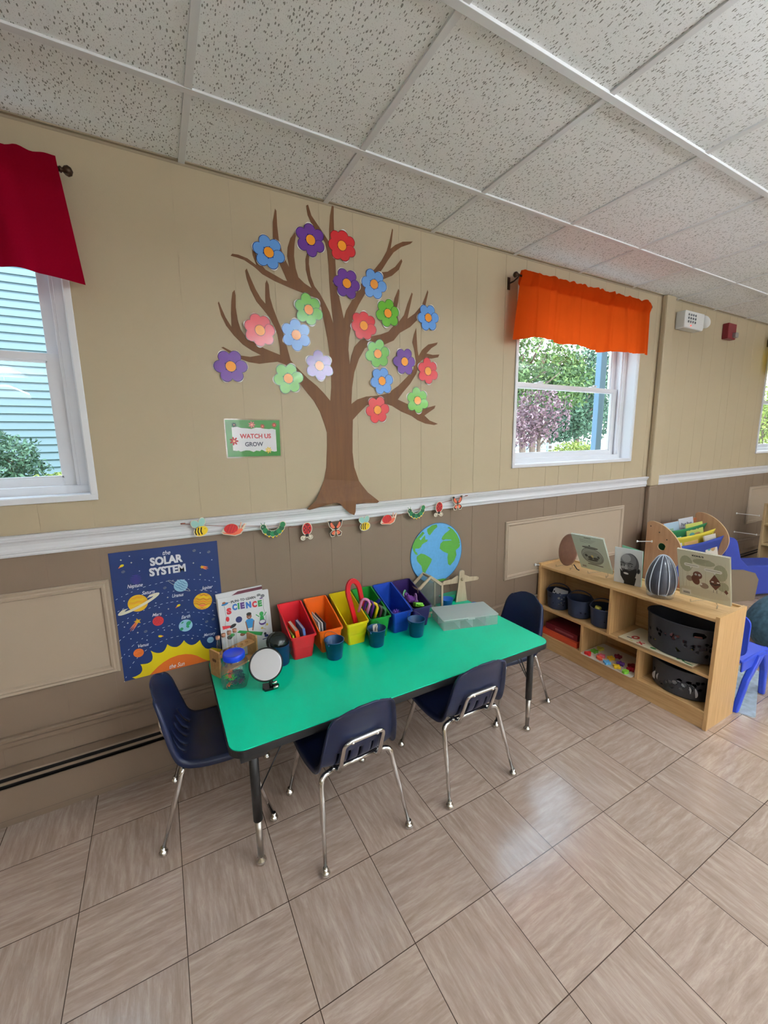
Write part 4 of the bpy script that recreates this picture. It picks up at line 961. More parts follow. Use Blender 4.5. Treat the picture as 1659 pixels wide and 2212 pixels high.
for i, (kind, x, z) in enumerate(BUGS):
    if kind not in bm_: bm_[kind] = bug(kind)
    o = bpy.data.objects.new('paper_'+kind, bm_[kind]); COL.objects.link(o)
    o.matrix_world = Matrix.Translation((x, WALL_Y-.034, z)) @ Matrix(((1, 0, 0, 0), (0, 0, -1, 0), (0, 1, 0, 0), (0, 0, 0, 1))) @ Matrix.Rotation(rng.uniform(-.15, .15) - (.2 if kind == 'snail' else 0), 4, 'Z')
    tag(o, BL[i], 'paper '+kind, 'paper bugs of the garland')
# ================================================================== ACTIVITY TABLE
TZ = .51
navy = M('navy_plastic', (24, 34, 66), .38, bump=.12, bscale=500)
tbl = thing('activity_table', 'long green-topped activity table with black edge against the wall', 'table', (.879, 1.63, 0))
TX0, TX1, TY0, TY1 = .117-.879, 1.641-.879, 1.284-1.63, 1.972-1.63
MB().prism(rrect(TX0+.003, TX1-.003, TY0+.003, TY1-.003, .05, 8), TZ-.004, TZ, 0).build('tabletop', M('green_laminate', (0, 206, 160), .3, noise=.05, scale=300, bump=.05, bscale=900, spec=.35), tbl)
MB().prism(rrect(TX0, TX1, TY0, TY1, .053, 8), TZ-.030, TZ-.0042, 0).build('edge_band', M('edge_black', (26, 26, 28), .45), tbl, bevel=.003)
mb = MB()
for a, b, c, d in ((TX0+.06, TX1-.06, TY0+.035, TY0+.060), (TX0+.06, TX1-.06, TY1-.060, TY1-.035), (TX0+.05, TX0+.075, TY0+.05, TY1-.05), (TX1-.075, TX1-.05, TY0+.05, TY1-.05)):
    mb.box(a, b, c, d, TZ-.062, TZ-.030)
mb.build('apron', M('apron_black', (34, 34, 36), .5), tbl, bevel=.002)
legchrome = M('leg_chrome_worn', (190, 184, 176), .32, metal=1)
for x, y in ((.195, 1.332), (1.567, 1.346), (.195, 1.925), (1.567, 1.925)):
    x -= .879; y -= 1.63
    lg_ = MB().cyl((x, y, .185), (x, y, TZ-.03), .0165, seg=18)
    lg_.box(x-.045, x+.045, y-.022, y+.03, TZ-.066, TZ-.030)
    leg = lg_.build('leg', M('leg_black', (32, 30, 30), .42), tbl)
    MB().cyl((x, y, .03), (x, y, .188), .0105, .0125, seg=16).build('leg_insert', legchrome, leg, label='chrome lower leg')
    MB().lathe([(.006, .036), (.009, .032), (.010, .026), (.017, .018), (.019, .011), (.015, .003), (.008, 0), (0, 0)][::-1], 18, 0, Matrix.Translation((x, y, 0))).build('foot_glide', chrome, leg)
    sx_ = 1 if x < 0 else -1; sy_ = 1 if y < 0 else -1
    MB().tube([(x+sx_*.016, y, .30), (x+sx_*.03, y, .325), (x+sx_*.11, y, TZ-.045)], .0028, 6).tube([(x, y+sy_*.016, .30), (x, y+sy_*.03, .325), (x, y+sy_*.11, TZ-.045)], .0028, 6).build('brace', black, leg)

# ================================================================== SCHOOL CHAIRS
def chair_shell():
    prof = [(.372, .306), (.366, .322), (.345, .331), (.30, .330), (.24, .325), (.18, .322), (.135, .323), (.100, .330), (.076, .346), (.060, .370), (.048, .400), (.038, .435), (.028, .475), (.017, .520), (.006, .560), (-.006, .592), (-.012, .611)]
    hw = [.150, .158, .165, .168, .168, .165, .160, .156, .154, .150, .147, .143, .138, .131, .122, .108, .078]
    P = smooth_path([(0, a, b) for a, b in prof], 3); n = len(P)
    Wd = []
    for i in range(n):
        t = i/3; k = min(int(t), len(hw)-2); Wd.append(hw[k]+(hw[k+1]-hw[k])*(t-k))
    us = [-1.045, -1.0] + [-.93+1.86*k/26 for k in range(27)] + [1.0, 1.045]
    vs = []
    for i, p in enumerate(P):
        v = i/(n-1)
        t = (P[min(i+1, n-1)]-P[max(i-1, 0)]).normalized(); nrm = Vector((0, t.z, -t.y))     # outward (down / back)
        if nrm.z > 0 and v < .4: nrm = -nrm
        nrm = Vector((0, -abs(t.z), -abs(t.y)))
        back = min(max((v-.42)/.2, 0), 1)
        for u in us:
            uu = max(-1, min(1, u))
            x = Wd[i]*u
            cup = .020*abs(uu)**2.4
            q = Vector((x, p.y, p.z)) - nrm*cup*(.7+.5*back)
            if v > .82: q.z -= .036*(abs(uu)**3)*((v-.82)/.18)
            if v < .1: q.z -= .012*(abs(uu)**3)*((.1-v)/.1)
            if abs(u) > 1: q += nrm*.020*(1-.8*max(0, (v-.62)/.38)**1.5)
            vs.append(tuple(q))
    nu = len(us); fs = []
    for i in range(n-1):
        v = (i+.5)/(n-1)
        for j in range(nu-1):
            k = j-2
            slot = .45 < v < .645 and k in (4, 8, 12, 13, 17, 21) and True
            if slot and k in (12, 13): slot = (k == 12)
            if slot: continue
            a = i*nu+j; fs.append((a, a+1, a+nu+1, a+nu))
    return MB().add(vs, fs, 0, True)
def make_chair(label, loc, rotz):
    t = thing('school_chair', label, 'chair', loc, rotz, 'navy school chairs around the green table')
    sh = chair_shell().build('seat_shell', navy, t, weld=False)
    so = sh.modifiers.new('thickness', 'SOLIDIFY'); so.thickness = .006; so.offset = 0
    ch = chrome; H2 = .314
    fr = MB()
    # under-seat frame: two U tubes joined by side rails
    fr.tube([(-.10, .096, H2), (.10, .096, H2)], .0085, 10)
    fr.tube([(-.10, .300, .313), (.10, .300, .313)], .0085, 10)
    for s in (-1, 1): fr.tube([(s*.095, .09, H2), (s*.095, .32, .312)], .0085, 10)
    fr.build('seat_frame', ch, t)
    lp_ = round_path([(-.082, .20, .312), (-.082, .066, .314), (-.080, .016, .466), (.080, .016, .466), (.082, .066, .314), (.082, .20, .312)], .028, 6)
    bs = MB().tube(lp_, .0082, 10)
    for s in (-.05, .05): bs.sphere((s, .012, .463), .006, 10, 6, sc=(1.3, 1.3, 1))
    bs.build('back_support', ch, t)
    for sx_ in (-1, 1):
        for yf, yt in ((0, .098), (.40, .300)):
            L = MB()
            path = round_path([(sx_*.095, yt, H2-.001), (sx_*.146, yt+(yf-yt)*.10, H2-.004), (sx_*.177, yf, .020)], .035, 7)
            R = []
            for p in path:
                R.append(.0105 if p.z > .165 else .0072)
            # step to the slimmer lower leg
            a, b = path[-2], path[-1]
            extra = [a.lerp(b, s_) for s_ in (.44, .5)]
            path = path[:-1]+extra+[b]; R = [.0105]*(len(path)-2)+[.0072, .0068]
            L.tube(path, R, 12)
            leg = L.build('leg', ch, t)
            MB().lathe([(0, 0), (.009, 0), (.0155, .004), (.0175, .011), (.014, .019), (.009, .023), (.0085, .034)], 16, 0, Matrix.Translation((sx_*.177, yf, 0))).build('foot_glide', ch, leg)
    return t
chair0 = make_chair('navy school chair nearest the camera, tucked under the front left of the table', (.560, 1.180, 0), radians(2))
dup(chair0, (1.108, 1.174, 0), radians(-1), 'navy school chair on the front side of the table, right of the nearest one')
dup(chair0, (-.091, 1.718, 0), radians(-98.5), 'navy school chair at the left end of the table below the solar system poster')
dup(chair0, (1.848, 1.626, 0), radians(90), 'navy school chair at the right end of the table beside the wooden shelf')

# ================================================================== BOOK BINS
def book_bin():
    """local: front at y=0, back at y=.21, width centred on x"""
    mb = MB()
    def ring(t, inset=0.0):
        hb, ht = .0445, .0575
        pts = rrect(-(hb+(ht-hb)*t)+inset, (hb+(ht-hb)*t)-inset, -.018*t+.0+inset, .205+.012*t-inset, max(.012-inset*.5, .004), 4)
        return pts
    def top(y):                                  # rim height along the side
        s = min(max((y-.0)/.185, 0), 1)
        return .118+.082*(s*.72+.28*s*s) if s < 1 else .200
    levels = (0, .46, .48, 1)
    def loops(inset, zoff=0.0, step=.0):
        L = []
        for t in levels:
            tt = t if t not in (.48,) else t+.035
            R = ring(min(tt, 1), inset)
            L.append([(x, y, max(top(y)*t, zoff) if t == 0 else top(y)*t) for x, y in R])
        return L
    out = loops(0); inn = loops(.0022, .0025)
    n = len(out[0])
    def skin(L, flip):
        for a, b in zip(L[:-1], L[1:]):
            vs = a+b; fs = []
            for i in range(n):
                j = (i+1) % n; f = (i, j, j+n, i+n); fs.append(f[::-1] if flip else f)
            mb.add(vs, fs, 0, False)
    skin(out, False); skin(inn, True)
    mb.add(out[0], [tuple(range(n))[::-1]]); mb.add(inn[0], [tuple(range(n))])
    # rolled rim
    rim_o = [(x*1.07, y+(.105-y)*-.035, z+.0005) for x, y, z in out[-1]]
    rim_d = [(x*1.07, y+(.105-y)*-.035, z-.010) for x, y, z in out[-1]]
    lowo = [(x, y, z-.010) for x, y, z in out[-1]]
    for A, B in ((lowo, rim_d), (rim_d, rim_o), (rim_o, inn[-1])):
        mb.add(A+B, [(i, (i+1) % n, (i+1) % n+n, i+n) for i in range(n)])
    return mb
bb = book_bin()
BINS = [('red', (206, 34, 44), .517), ('orange', (240, 104, 24), .652), ('yellow', (232, 208, 22), .793), ('green', (26, 132, 44), .921), ('blue', (24, 66, 170), 1.052), ('purple', (44, 26, 84), 1.176)]
binsY = 1.757
for n_, c_, x in BINS:
    lab = {'red': 'red book bin holding small books, leftmost in the row on the table', 'orange': 'orange book bin holding thin booklets, second in the row', 'yellow': 'yellow book bin, nearly empty, between the orange and green bins', 'green': 'green book bin holding the magnifier and magnet toys', 'blue': 'blue book bin between the green and the dark purple bins', 'purple': 'dark purple book bin holding toy locks, last in the row'}[n_]
    o = bb.build('book_bin', M('bin_'+n_, c_, .32, bump=.08, bscale=600), None, (x, binsY, TZ), (0, 0, 0), weld=True)
    tag(o, lab, 'bin', 'sloped book bins on the table')
def mini_book(name, label, cat, x, y, z, w, h, th, cover, rx=0, ry=0, rz=0, group=None, art=None):
    """upright book: width along y, height along z, thickness along x"""
    t = thing(name, label, cat, (x, y, z), 0, group, rot=(rx, ry, rz))
    mb = MB().box(0, .002, 0, w, 0, h, 0).box(th-.002, th, 0, w, 0, h, 0).box(.002, th-.002, 0, .002, 0, h, 0)
    mb.build('cover', cover, t)
    MB().box(.002, th-.002, .003, w-.003, .003, h-.003).build('pages', M('paper', (228, 224, 214), .8), t)
    return t
GB = 'little books in the red bin'
mini_book('little_book', 'lime green little book leftmost inside the red bin', 'book', .487, 1.770, .513, .12, .115, .008, M('lime_cover', (150, 200, 40), .5), ry=radians(-8), group=GB)
mini_book('little_book', 'thick red-orange little book inside the red bin', 'book', .502, 1.765, .513, .13, .135, .018, M('redorange_cover', (236, 74, 24), .5), ry=radians(-8), group=GB)
mini_book('little_book', 'light blue little book with a dark cover inside the red bin', 'book', .535, 1.772, .513, .12, .135, .012, M('denim_cover', (84, 132, 196), .5), ry=radians(-6), group=GB)
GO = 'booklets in the orange bin'
for k in range(3):
    mini_book('booklet', ['white booklet leaning leftmost in the orange bin', 'second white booklet in the orange bin', 'dark-edged booklet in the orange bin'][k], 'booklet', .614+.007*k, 1.768, .513, .15, .150-.006*k, .004, M(('white_cover', 'white_cover', 'dark_cover')[k], ((226, 226, 226), (226, 226, 226), (60, 50, 60))[k], .5), ry=radians(-6+4*k), group=GO)
mb = MB()
for k in range(3): mb.tube([(.765+.006*k, 1.93-.012*k, .514), (.752+.009*k, 1.90, .57), (.757+.009*k, 1.88, .600), (.764+.008*k, 1.87, .568)], .0012, 6)
o = recentre(mb.build('wire_whisk', M('grey_wire', (110, 116, 104), .4, metal=.6))); tag(o, 'small bundle of grey-green wire standing in the yellow bin', 'wire')

# red horseshoe magnet/magnifier toy leaning out of the green bin
red_pl = M('red_toy_plastic', (200, 22, 36), .3)
t = thing('horseshoe_magnet', 'big red plastic horseshoe magnet sticking up between the yellow and green bins', 'magnet', (.862, 1.842, .556), rot=(radians(-4), radians(-11), radians(14)))
path = [(-.034, 0, 0), (-.036, 0, .13)]+[(-.038*cos(pi*k/16), 0, .19+.066*sin(pi*k/16)) for k in range(17)]+[(.036, 0, .13), (.034, 0, 0)]
mb = MB(); P_ = [Vector(p) for p in path]; vs = []
for i, p in enumerate(P_):
    tt = (P_[min(i+1, len(P_)-1)]-P_[max(i-1, 0)]).normalized(); nn = Vector((-tt.z, 0, tt.x)); hw_ = .0125
    vs += [p+nn*hw_+Vector((0, .007, 0)), p+nn*hw_-Vector((0, .007, 0)), p-nn*hw_-Vector((0, .007, 0)), p-nn*hw_+Vector((0, .007, 0))]
fs = [(0, 1, 2, 3), tuple(len(vs)-4+i for i in (3, 2, 1, 0))]
for i in range(len(P_)-1):
    for k in range(4): a = i*4; fs.append((a+k, a+4+k, a+4+(k+1) % 4, a+(k+1) % 4))
mb.add(vs, fs); mb.build('magnet_body', red_pl, t, bevel=.003)
# coloured magnet wands
for k, c_ in enumerate([(228, 140, 190), (84, 30, 120), (236, 208, 30), (70, 36, 52), (40, 96, 56)]):
    t = thing('magnet_wand', ['pink', 'violet', 'yellow', 'maroon', 'dark green'][k]+' toy magnet in the stack leaning over the green bin', 'magnet', (.868+.0165*k, 1.815-.012*k, .676-.010*k), rot=(radians(16), radians(8), radians(50)), group='toy magnets in the green bin')
    mw = M('wand_%d' % k, c_, .3); q = MB()
    P_ = [(0, -.022, -.045), (0, -.022, .010)]+[(0, -.022*cos(pi*j/8), .012+.020*sin(pi*j/8)) for j in range(9)]+[(0, .022, .010), (0, .022, -.045)]
    q.tube(P_, .0075, 8); q.build('horseshoe', mw, t)
t = thing('toy_scissors', 'orange and blue toy lying inside the front of the green bin', 'toy', (.935, 1.79, .595), rot=(0, radians(12), radians(20)))
MB().box(-.016, .016, -.03, .012, -.004, .004).build('orange_grip', M('toy_orange', (232, 84, 30), .35), t, bevel=.003)
MB().box(.010, .035, -.01, .035, -.005, .003).build('blue_grip', M('toy_blue', (40, 84, 190), .35), t, bevel=.003)
o = MB().box(-.010, .010, -.005, .005, -.05, .055).build('blue_block', M('toy_navy', (24, 40, 110), .35), None, (.944, 1.868, .635), (radians(20), radians(38), 0), bevel=.002)
tag(o, 'dark blue bar leaning on the far wall of the green bin', 'toy')
# spiky purple ball in blue bin
mb = MB().sphere((0, 0, 0), .026, 16, 10); rr = random.Random(3)
for k in range(90):
    z = 1-2*(k+.5)/90; a = k*2.39996; q = math.sqrt(1-z*z); d = Vector((q*cos(a), q*sin(a), z))
    mb.cyl(d*.024, d*.036, .002, .0008, 5)
o = mb.build('spiky_ball', M('purple_rubber', (84, 40, 150), .4), None, (1.045, 1.80, .585)); tag(o, 'spiky purple rubber ball inside the blue bin', 'ball')
# toy locks in purple bin
def padlock(label, loc, rot, body, bow):
    t = thing('toy_padlock', label, 'toy lock', loc, rot=rot, group='toy locks in the purple bin')
    MB().box(-.024, .024, -.012, .012, -.02, .02).build('lock_body', body, t, bevel=.006)
    MB().tube([(-.015, 0, .015), (-.015, 0, .032)]+[(-.015*cos(pi*j/8), 0, .034+.016*sin(pi*j/8)) for j in range(9)]+[(.015, 0, .015)], .0038, 8).build('shackle', bow, t)
    return t
lp1, lg1, lgl = M('lock_purple', (110, 56, 140), .35), M('lock_green', (112, 196, 40), .35), M('lock_mint', (110, 190, 120), .35)
padlock('purple toy lock with a mint shackle in the dark purple bin', (1.150, 1.885, .640), (radians(10), radians(-25), radians(35)), lp1, lgl)
padlock('purple toy lock tipped on its side in the dark purple bin', (1.165, 1.845, .640), (radians(-60), radians(20), radians(20)), lp1, lp1)
padlock('lavender toy lock with its loop up in the dark purple bin', (1.193, 1.842, .622), (radians(0), radians(-20), radians(75)), lp1, M('lock_mauve', (150, 110, 160), .35))
padlock('bright green toy lock lying at the front of the dark purple bin', (1.186, 1.800, .618), (radians(75), radians(10), radians(-10)), lg1, lg1)

# ================================================================== PAILS
pail_m = M('pail_blue', (18, 70, 116), .35)
def pail(label, x, y, rot=0, bail=70):
    t = thing('little_pail', label, 'pail', (x, y, TZ), rot, 'small blue pails on the table')
    t_ = .0016
    MB().shell([(0, 0), (.033, 0), (.0355, .003), (.0455, .086), (.0475, .086), (.0480, .090), (.0455, .0905), (.044, .088), (.0340, .004), (0, .0035)], seg=32).build('pail_body', pail_m, t)
    for s in (-1, 1):
        MB().lathe([(0, 0), (.006, 0), (.006, .004), (0, .005)], 10, 0, Matrix.Translation((s*.0455, 0, .080)) @ Matrix.Rotation(s*pi/2, 4, 'Y')).build('ear', pail_m, t)
    b = radians(bail); P_ = []
    for k in range(15):
        a = pi*k/14; P_.append((-.048*cos(a), sin(a)*.055*cos(b), .082+sin(a)*.055*sin(b)))
    MB().tube(P_, .0011, 6).build('bail_handle', M('wire_dark', (90, 96, 110), .35, metal=.8), t)
    return t
pail('empty blue pail in front of the orange bin', .645, 1.690, radians(35), 38)
pail('blue pail holding cards in front of the green bin', .872, 1.697, radians(25), 42)
pail('empty blue pail in front of the purple bin', 1.098, 1.684, radians(10), 40)
for k, (dx, dy, rz, lab) in enumerate([(-.006, .0, .4, 'pale printed card standing in the middle blue pail'), (.008, .010, .9, 'second pale card tilted in the middle blue pail'), (-.014, -.008, .2, 'low pale card at the front of the middle blue pail')]):
    o = MB().box(-.016, .016, -.001, .001, 0, .088-.012*k).build('picture_card', M('card_grey', (186, 180, 172), .5, noise=.15, scale=120), None, (.872+dx, 1.697+dy, TZ+.016), (radians(-6+6*k), radians(5-5*k), rz))
    tag(o, lab, 'card', 'cards in the blue pail')

# ================================================================== WOODEN TEST TUBE RACK
rack_w = wood_mat('rack_wood', (182, 132, 78), (206, 158, 100), 'X', 7, .45, 10)
RR = radians(26)
rk = thing('test_tube_rack', 'wooden test tube rack with corked tubes at the left end of the table', 'rack', (.150, 1.770, TZ), RR)
def rx_(x, y, z): return (x, y, z)
mir = Matrix(((0, 0, 1, 0), (1, 0, 0, 0), (0, 1, 0, 0), (0, 0, 0, 1)))     # local (y, z, x)
for x in (0, .192):
    pf = rrect(0, .070, 0, .118, .006, 3)
    mb = MB().prism(pf, 0, .008, 0, Matrix.Translation((x, 0, 0)) @ mir)
    if x == 0: mb.prism(rrect(.020, .050, .068, .082, .007, 4), .0082, .0086, 1, Matrix.Translation((x-.0088, 0, 0)) @ mir)
    mb.build('end_panel', [rack_w, M('slot_dark', (96, 62, 34), .7)], rk, bevel=.0015)
HX = [.025+.028*k for k in range(6)]
mb = MB()
def plate_with_holes(z0, z1, y0, y1):
    k = 16; r = .0088; yc = (y0+y1)/2
    xs_ = [.008]+[(HX[i]+HX[i+1])/2 for i in range(5)]+[.192]
    for i in range(6):
        a, b = xs_[i], xs_[i+1]; hx = HX[i]
        inner = [(hx+r*cos(2*pi*j/k), yc+r*sin(2*pi*j/k)) for j in range(k)]
        outer = []
        for j in range(k):
            c, s = cos(2*pi*j/k), sin(2*pi*j/k)
            tx_ = ((b-hx) if c > 0 else (hx-a))/max(abs(c), 1e-6); ty_ = (y1-y0)/2/max(abs(s), 1e-6); q = min(tx_, ty_)
            outer.append((hx+q*c, yc+q*s))
        for z, fl in ((z1, False), (z0, True)):
            vs = [(p[0], p[1], z) for p in inner]+[(p[0], p[1], z) for p in outer]
            mb.add(vs, [((j, j+k, (j+1) % k+k, (j+1) % k) if not fl else ((j+1) % k, (j+1) % k+k, j+k, j)) for j in range(k)])
        vs = [(p[0], p[1], z0) for p in inner]+[(p[0], p[1], z1) for p in inner]
        mb.add(vs, [((j+1) % k, j, j+k, (j+1) % k+k) for j in range(k)])
    for y in (y0, y1): mb.add([(.008, y, z0), (.192, y, z0), (.192, y, z1), (.008, y, z1)], [(0, 1, 2, 3) if y == y0 else (3, 2, 1, 0)])
plate_with_holes(.083, .091, .012, .058)
mb.box(.008, .192, .010, .060, .004, .012)
mb.build('tube_shelf', rack_w, rk)
tube_glass = clear_mat('tube_glass', (.93, .94, .95), .3, .03)
cork = M('cork', (190, 138, 112), .8, noise=.2, scale=200)
fills = [(120, 116, 130), (128, 74, 96), (120, 84, 100), (150, 140, 140)]
tl = ['leftmost corked test tube in the wooden rack', 'second corked test tube in the wooden rack', 'third corked test tube in the wooden rack', 'fourth test tube in the wooden rack, nearest the empty holes']
for k in range(4):
    p = Matrix.Rotation(RR, 4, 'Z') @ Vector((HX[k], .035, 0)); q = .0078
    t = thing('test_tube', tl[k], 'test tube', (.150+p.x, 1.770+p.y, TZ+.0125), 0, 'test tubes in the rack')
    MB().shell([(0, 0), (.005, .001), (.0076, .006), (.0078, .012), (.0078, .150), (.0086, .151), (.0086, .153)], seg=18).build('tube', tube_glass, t)
    MB().lathe([(0, 0), (.0085, 0), (.0092, .014), (0, .0142)], 16, 0, Matrix.Translation((0, 0, .150))).build('cork', cork, t)
    MB().lathe([(0, .003), (.006, .008), (.0064, .02), (.0064, .085), (0, .086)], 14).build('filling', M('tube_fill_%d' % k, fills[k], .8, noise=.4, scale=150), t)

# ================================================================== JAR
jr = thing('toy_jar', 'clear square plastic jar with a blue lid and rubber bugs inside', 'jar', (.203, 1.700, TZ), radians(-18))
jr.scale = (1.1, 1.1, 1.08)
def rsq(h, r, z): return [(x, y, z) for x, y in rrect(-h, h, -h, h, r, 5)]
lv = [(.038, .012, 0), (.044, .016, .006), (.046, .018, .030), (.046, .018, .078), (.045, .02, .088), (.038, .03, .100), (.034, .0335, .104), (.034, .0335, .112)]
mb = MB(); n4 = 24
for (h0, r0, z0), (h1, r1, z1) in zip(lv[:-1], lv[1:]):
    A, B = rsq(h0, r0, z0), rsq(h1, r1, z1); mb.add(A+B, [(i, (i+1) % n4, (i+1) % n4+n4, i+n4) for i in range(n4)], 0, True)
mb.add(rsq(.038, .012, 0), [tuple(range(n4))[::-1]])
mb.build('jar_body', clear_mat('jar_clear', (.86, .89, .91), .5, .04, .06, (.8, .84, .86)), jr)
MB().lathe([(.037, .106), (.039, .108), (.0405, .110), (.0405, .126), (.0385, .131), (.036, .1315), (.034, .130), (0, .130)], 36).build('lid', M('lid_blue', (28, 66, 214), .35), jr)
rr = random.Random(11)
bugc = [M('rub_teal', (20, 84, 96), .4), M('rub_green', (60, 190, 50), .4), M('rub_orange', (236, 110, 60), .4), M('rub_navy', (24, 44, 96), .4), M('rub_plum', (92, 40, 92), .4), M('rub_red', (220, 70, 70), .4)]
for k in range(44):
    c_ = rr.choice((0, 0, 3, 3, 4, 0, 3, 1, 2)); hgt = .006+.050*(k/44)
    if k > 36: c_ = (1, 2, 5, 1, 0, 3, 0)[k-37]
    mb = MB(); mb.sphere((0, 0, 0), .0065, 8, 6, sc=(1.6, 1, .8)); mb.sphere((.009, 0, .001), .0045, 8, 6)
    for j in range(6):
        a = (j % 3-1)*.7+(pi/2 if j < 3 else -pi/2); mb.tube([(0, 0, 0), (.011*cos(a), .011*sin(a), .003), (.016*cos(a), .016*sin(a), -.004)], [.0016, .0014, .0009], 5)
    p = Matrix.Rotation(radians(-18), 4, 'Z') @ Vector((rr.uniform(-.026, .026), rr.uniform(-.028, .026), 0))
    if k > 36: p = Matrix.Rotation(radians(-18), 4, 'Z') @ Vector(((k-40)*.009, -.030, 0))
    o = mb.build('rubber_bug', bugc[c_], None, (.203+p.x, 1.700+p.y, TZ+.004+hgt), (rr.uniform(-.8, .8), rr.uniform(-.8, .8), rr.uniform(0, 6)))
    tag(o, 'small rubber bug in the heap inside the clear jar', 'toy bug', 'rubber bugs in the jar')

# ================================================================== MIRROR
mr = thing('table_mirror', 'round tabletop mirror with a black rim reflecting the ceiling', 'mirror', (.325, 1.588, TZ))
nrm = Vector((-.13, -.80, .50)).normalized(); xx = Vector((.985, -.16, 0)); xx = (xx-nrm*xx.dot(nrm)).normalized(); yy = nrm.cross(xx)
C_ = Vector((.312, 1.603, .6135))-Vector((.325, 1.588, TZ))
dm = Matrix((xx, yy, nrm)).transposed().to_4x4(); dm.translation = C_
MB().lathe([(0, -.010), (.060, -.010), (.066, -.006), (.068, 0), (.066, .005), (.0625, .006), (.0615, .0035), (0, .0035)], 48, 0, dm).build('rim', gloss_black, mr)
MB().lathe([(0, .0040), (.0610, .0040)], 48, 0, dm).build('mirror_glass', M('mirror_silver', (235, 235, 235), .02, metal=1), mr)
MB().lathe([(.0590, .0044), (.0612, .0046), (.0615, .0042)], 48, 0, dm).build('bright_ring', M('ring_silver', (235, 235, 240), .2, metal=.6), mr)
MB().prism([(-.030, -.012), (.024, -.014), (.032, .002), (.026, .030), (-.028, .040), (-.036, .004)], 0, .010, 0).tube([(.0, .0, .012), (0, .008, .040)], .009, 10).build('stand', gloss_black, mr, bevel=.002)
hg = MB(); hg.cyl((.002, -.012, .030), (.020, -.016, .032), .006, seg=12).cyl((.004, -.018, .013), (.022, -.022, .015), .006, seg=12)
hg.build('hinge', chrome, mr)

# ================================================================== DARK VIEWER PAIL
vp = thing('viewer_pail', 'navy pail with a tilted dark see-through dome lid behind the round mirror', 'pail', (.412, 1.768, TZ), radians(20))
MB().shell([(0, 0), (.036, 0), (.038, .003), (.041, .092), (.043, .095), (.040, .096), (.037, .004), (0, .004)], seg=32).build('pail_body', M('viewer_navy', (20, 50, 96), .35), vp)
dm2 = Matrix.Translation((-.004, .010, .104)) @ Matrix.Rotation(radians(38), 4, 'X') @ Matrix.Rotation(radians(-10), 4, 'Y')
MB().lathe([(.050, -.008), (.052, -.004), (.050, 0), (.046, .004), (.044, -.004), (.050, -.008)], 36, 0, dm2).build('lid_ring', black, vp)
MB().shell([(.047, .002), (.044, .012), (.034, .024), (.018, .031), (0, .033)], seg=32, mtx=dm2).build('dome', clear_mat('smoked_dome', (.22, .30, .29), .35, .05, .25, (.05, .09, .085)), vp)
MB().tube([(-.044, 0, .085), (-.052, .004, .10), (-.050, .012, .115)], .004, 8).build('latch', black, vp)
MB().tube([(.043, 0, .07), (.050, -.004, .055), (.049, -.004, .035), (.044, 0, .028)], .002, 8).build('side_clip', M('viewer_navy', (20, 50, 96), .35), vp)

# ================================================================== SCIENCE BOOK
paper_w = M('book_white', (232, 232, 234), .35)
sb = thing('science_book', 'white hardcover children\'s science book with coloured title, leaning on the wall', 'book', (.186, 1.930, TZ), rot=(radians(-9), 0, radians(2)))
A = [paper_w, M('ink_black', (26, 26, 30), .5), M('ink_red', (204, 30, 44), .5), M('ink_blue', (34, 104, 184), .5), M('ink_green', (34, 148, 66), .5), M('ink_purple', (84, 44, 120), .5), M('ink_skin', (140, 84, 56), .5), M('ink_teal', (36, 130, 190), .5), M('ink_navy', (24, 36, 100), .5), M('ink_gold', (204, 176, 60), .5), M('ink_grey', (120, 120, 124), .5)]
am = Matrix(((1, 0, 0, 0), (0, 0, -1, 0), (0, 1, 0, 0), (0, 0, 0, 1)))
mb = MB().box(0, .236, 0, .0025, 0, .288, 0); w, h = .236, .288
def T_(s, x, y, ww, hh, m, **k): mb.text(s, x, y, ww, hh, .0004, m, am, **k)
def E_(x, y, a, b, m, rot=0, lay=0): mb.flat(ell(x, y, a, b, 18, rot), .0004+lay*.0002, m, am)
def Q_(pts, m, lay=0): mb.flat(pts, .0004+lay*.0002, m, am)
for s, x, ww, rot, dy in (('FUN', .075, .034, .05, 0), ('TO', .110, .020, .02, .001), ('LEARN', .150, .044, 0, .001)): T_(s, x, .262+dy, ww, .012, 1, bold=.04, rot=rot)
for x in (.096, .124): Q_([(x-.003, .261), (x+.003, .261), (x+.003, .263), (x-.003, .263)], 1)
for k, (s, m) in enumerate(zip('SCIENCE', (2, 3, 4, 5, 3, 2, 4))):
    xs_ = (.045, .072, .090, .108, .136, .164, .190)[k]; T_(s, xs_, .226+.004*sin(k*.8)+(.006 if k > 0 else -.005), (.022, .022, .008, .020, .024, .023, .020)[k], .031, m, bold=.07)
mb.stroke([(.04, .262), (.056, .262)], .0015, .0004, 1, am); mb.stroke([(.178, .264), (.196, .266)], .0015, .0004, 1, am)
E_(.030, .258, .016, .006, 7, .2); E_(.026, .264, .008, .005, 6, .1, 1); E_(.188, .270, .010, .006, 10); E_(.206, .262, .010, .008, 10); E_(.198, .252, .008, .003, 5)
mb.stroke([(.208, .25), (.205, .20), (.212, .16), (.206, .11)], .0014, .0004, 10, am); mb.stroke([(.026, .25), (.030, .20), (.022, .16), (.032, .12)], .0014, .0004, 10, am)
E_(.085, .172, .015, .015, 8); E_(.035, .185, .008, .012, 2)
Q_([(.008, .158), (.045, .152), (.050, .144), (.010, .140)], 2); E_(.056, .148, .016, .008, 1, .4)
E_(.133, .178, .012, .015, 6); E_(.133, .188, .012, .008, 1, 0, 1); E_(.133, .172, .004, .0012, 0, 0, 2)
Q_([(.112, .155), (.122, .164), (.145, .164), (.156, .152), (.150, .120), (.116, .120)], 7); Q_([(.112, .155), (.117, .155), (.124, .105), (.118, .104)], 6, 1); Q_([(.150, .152), (.155, .150), (.146, .104), (.140, .106)], 6, 1)
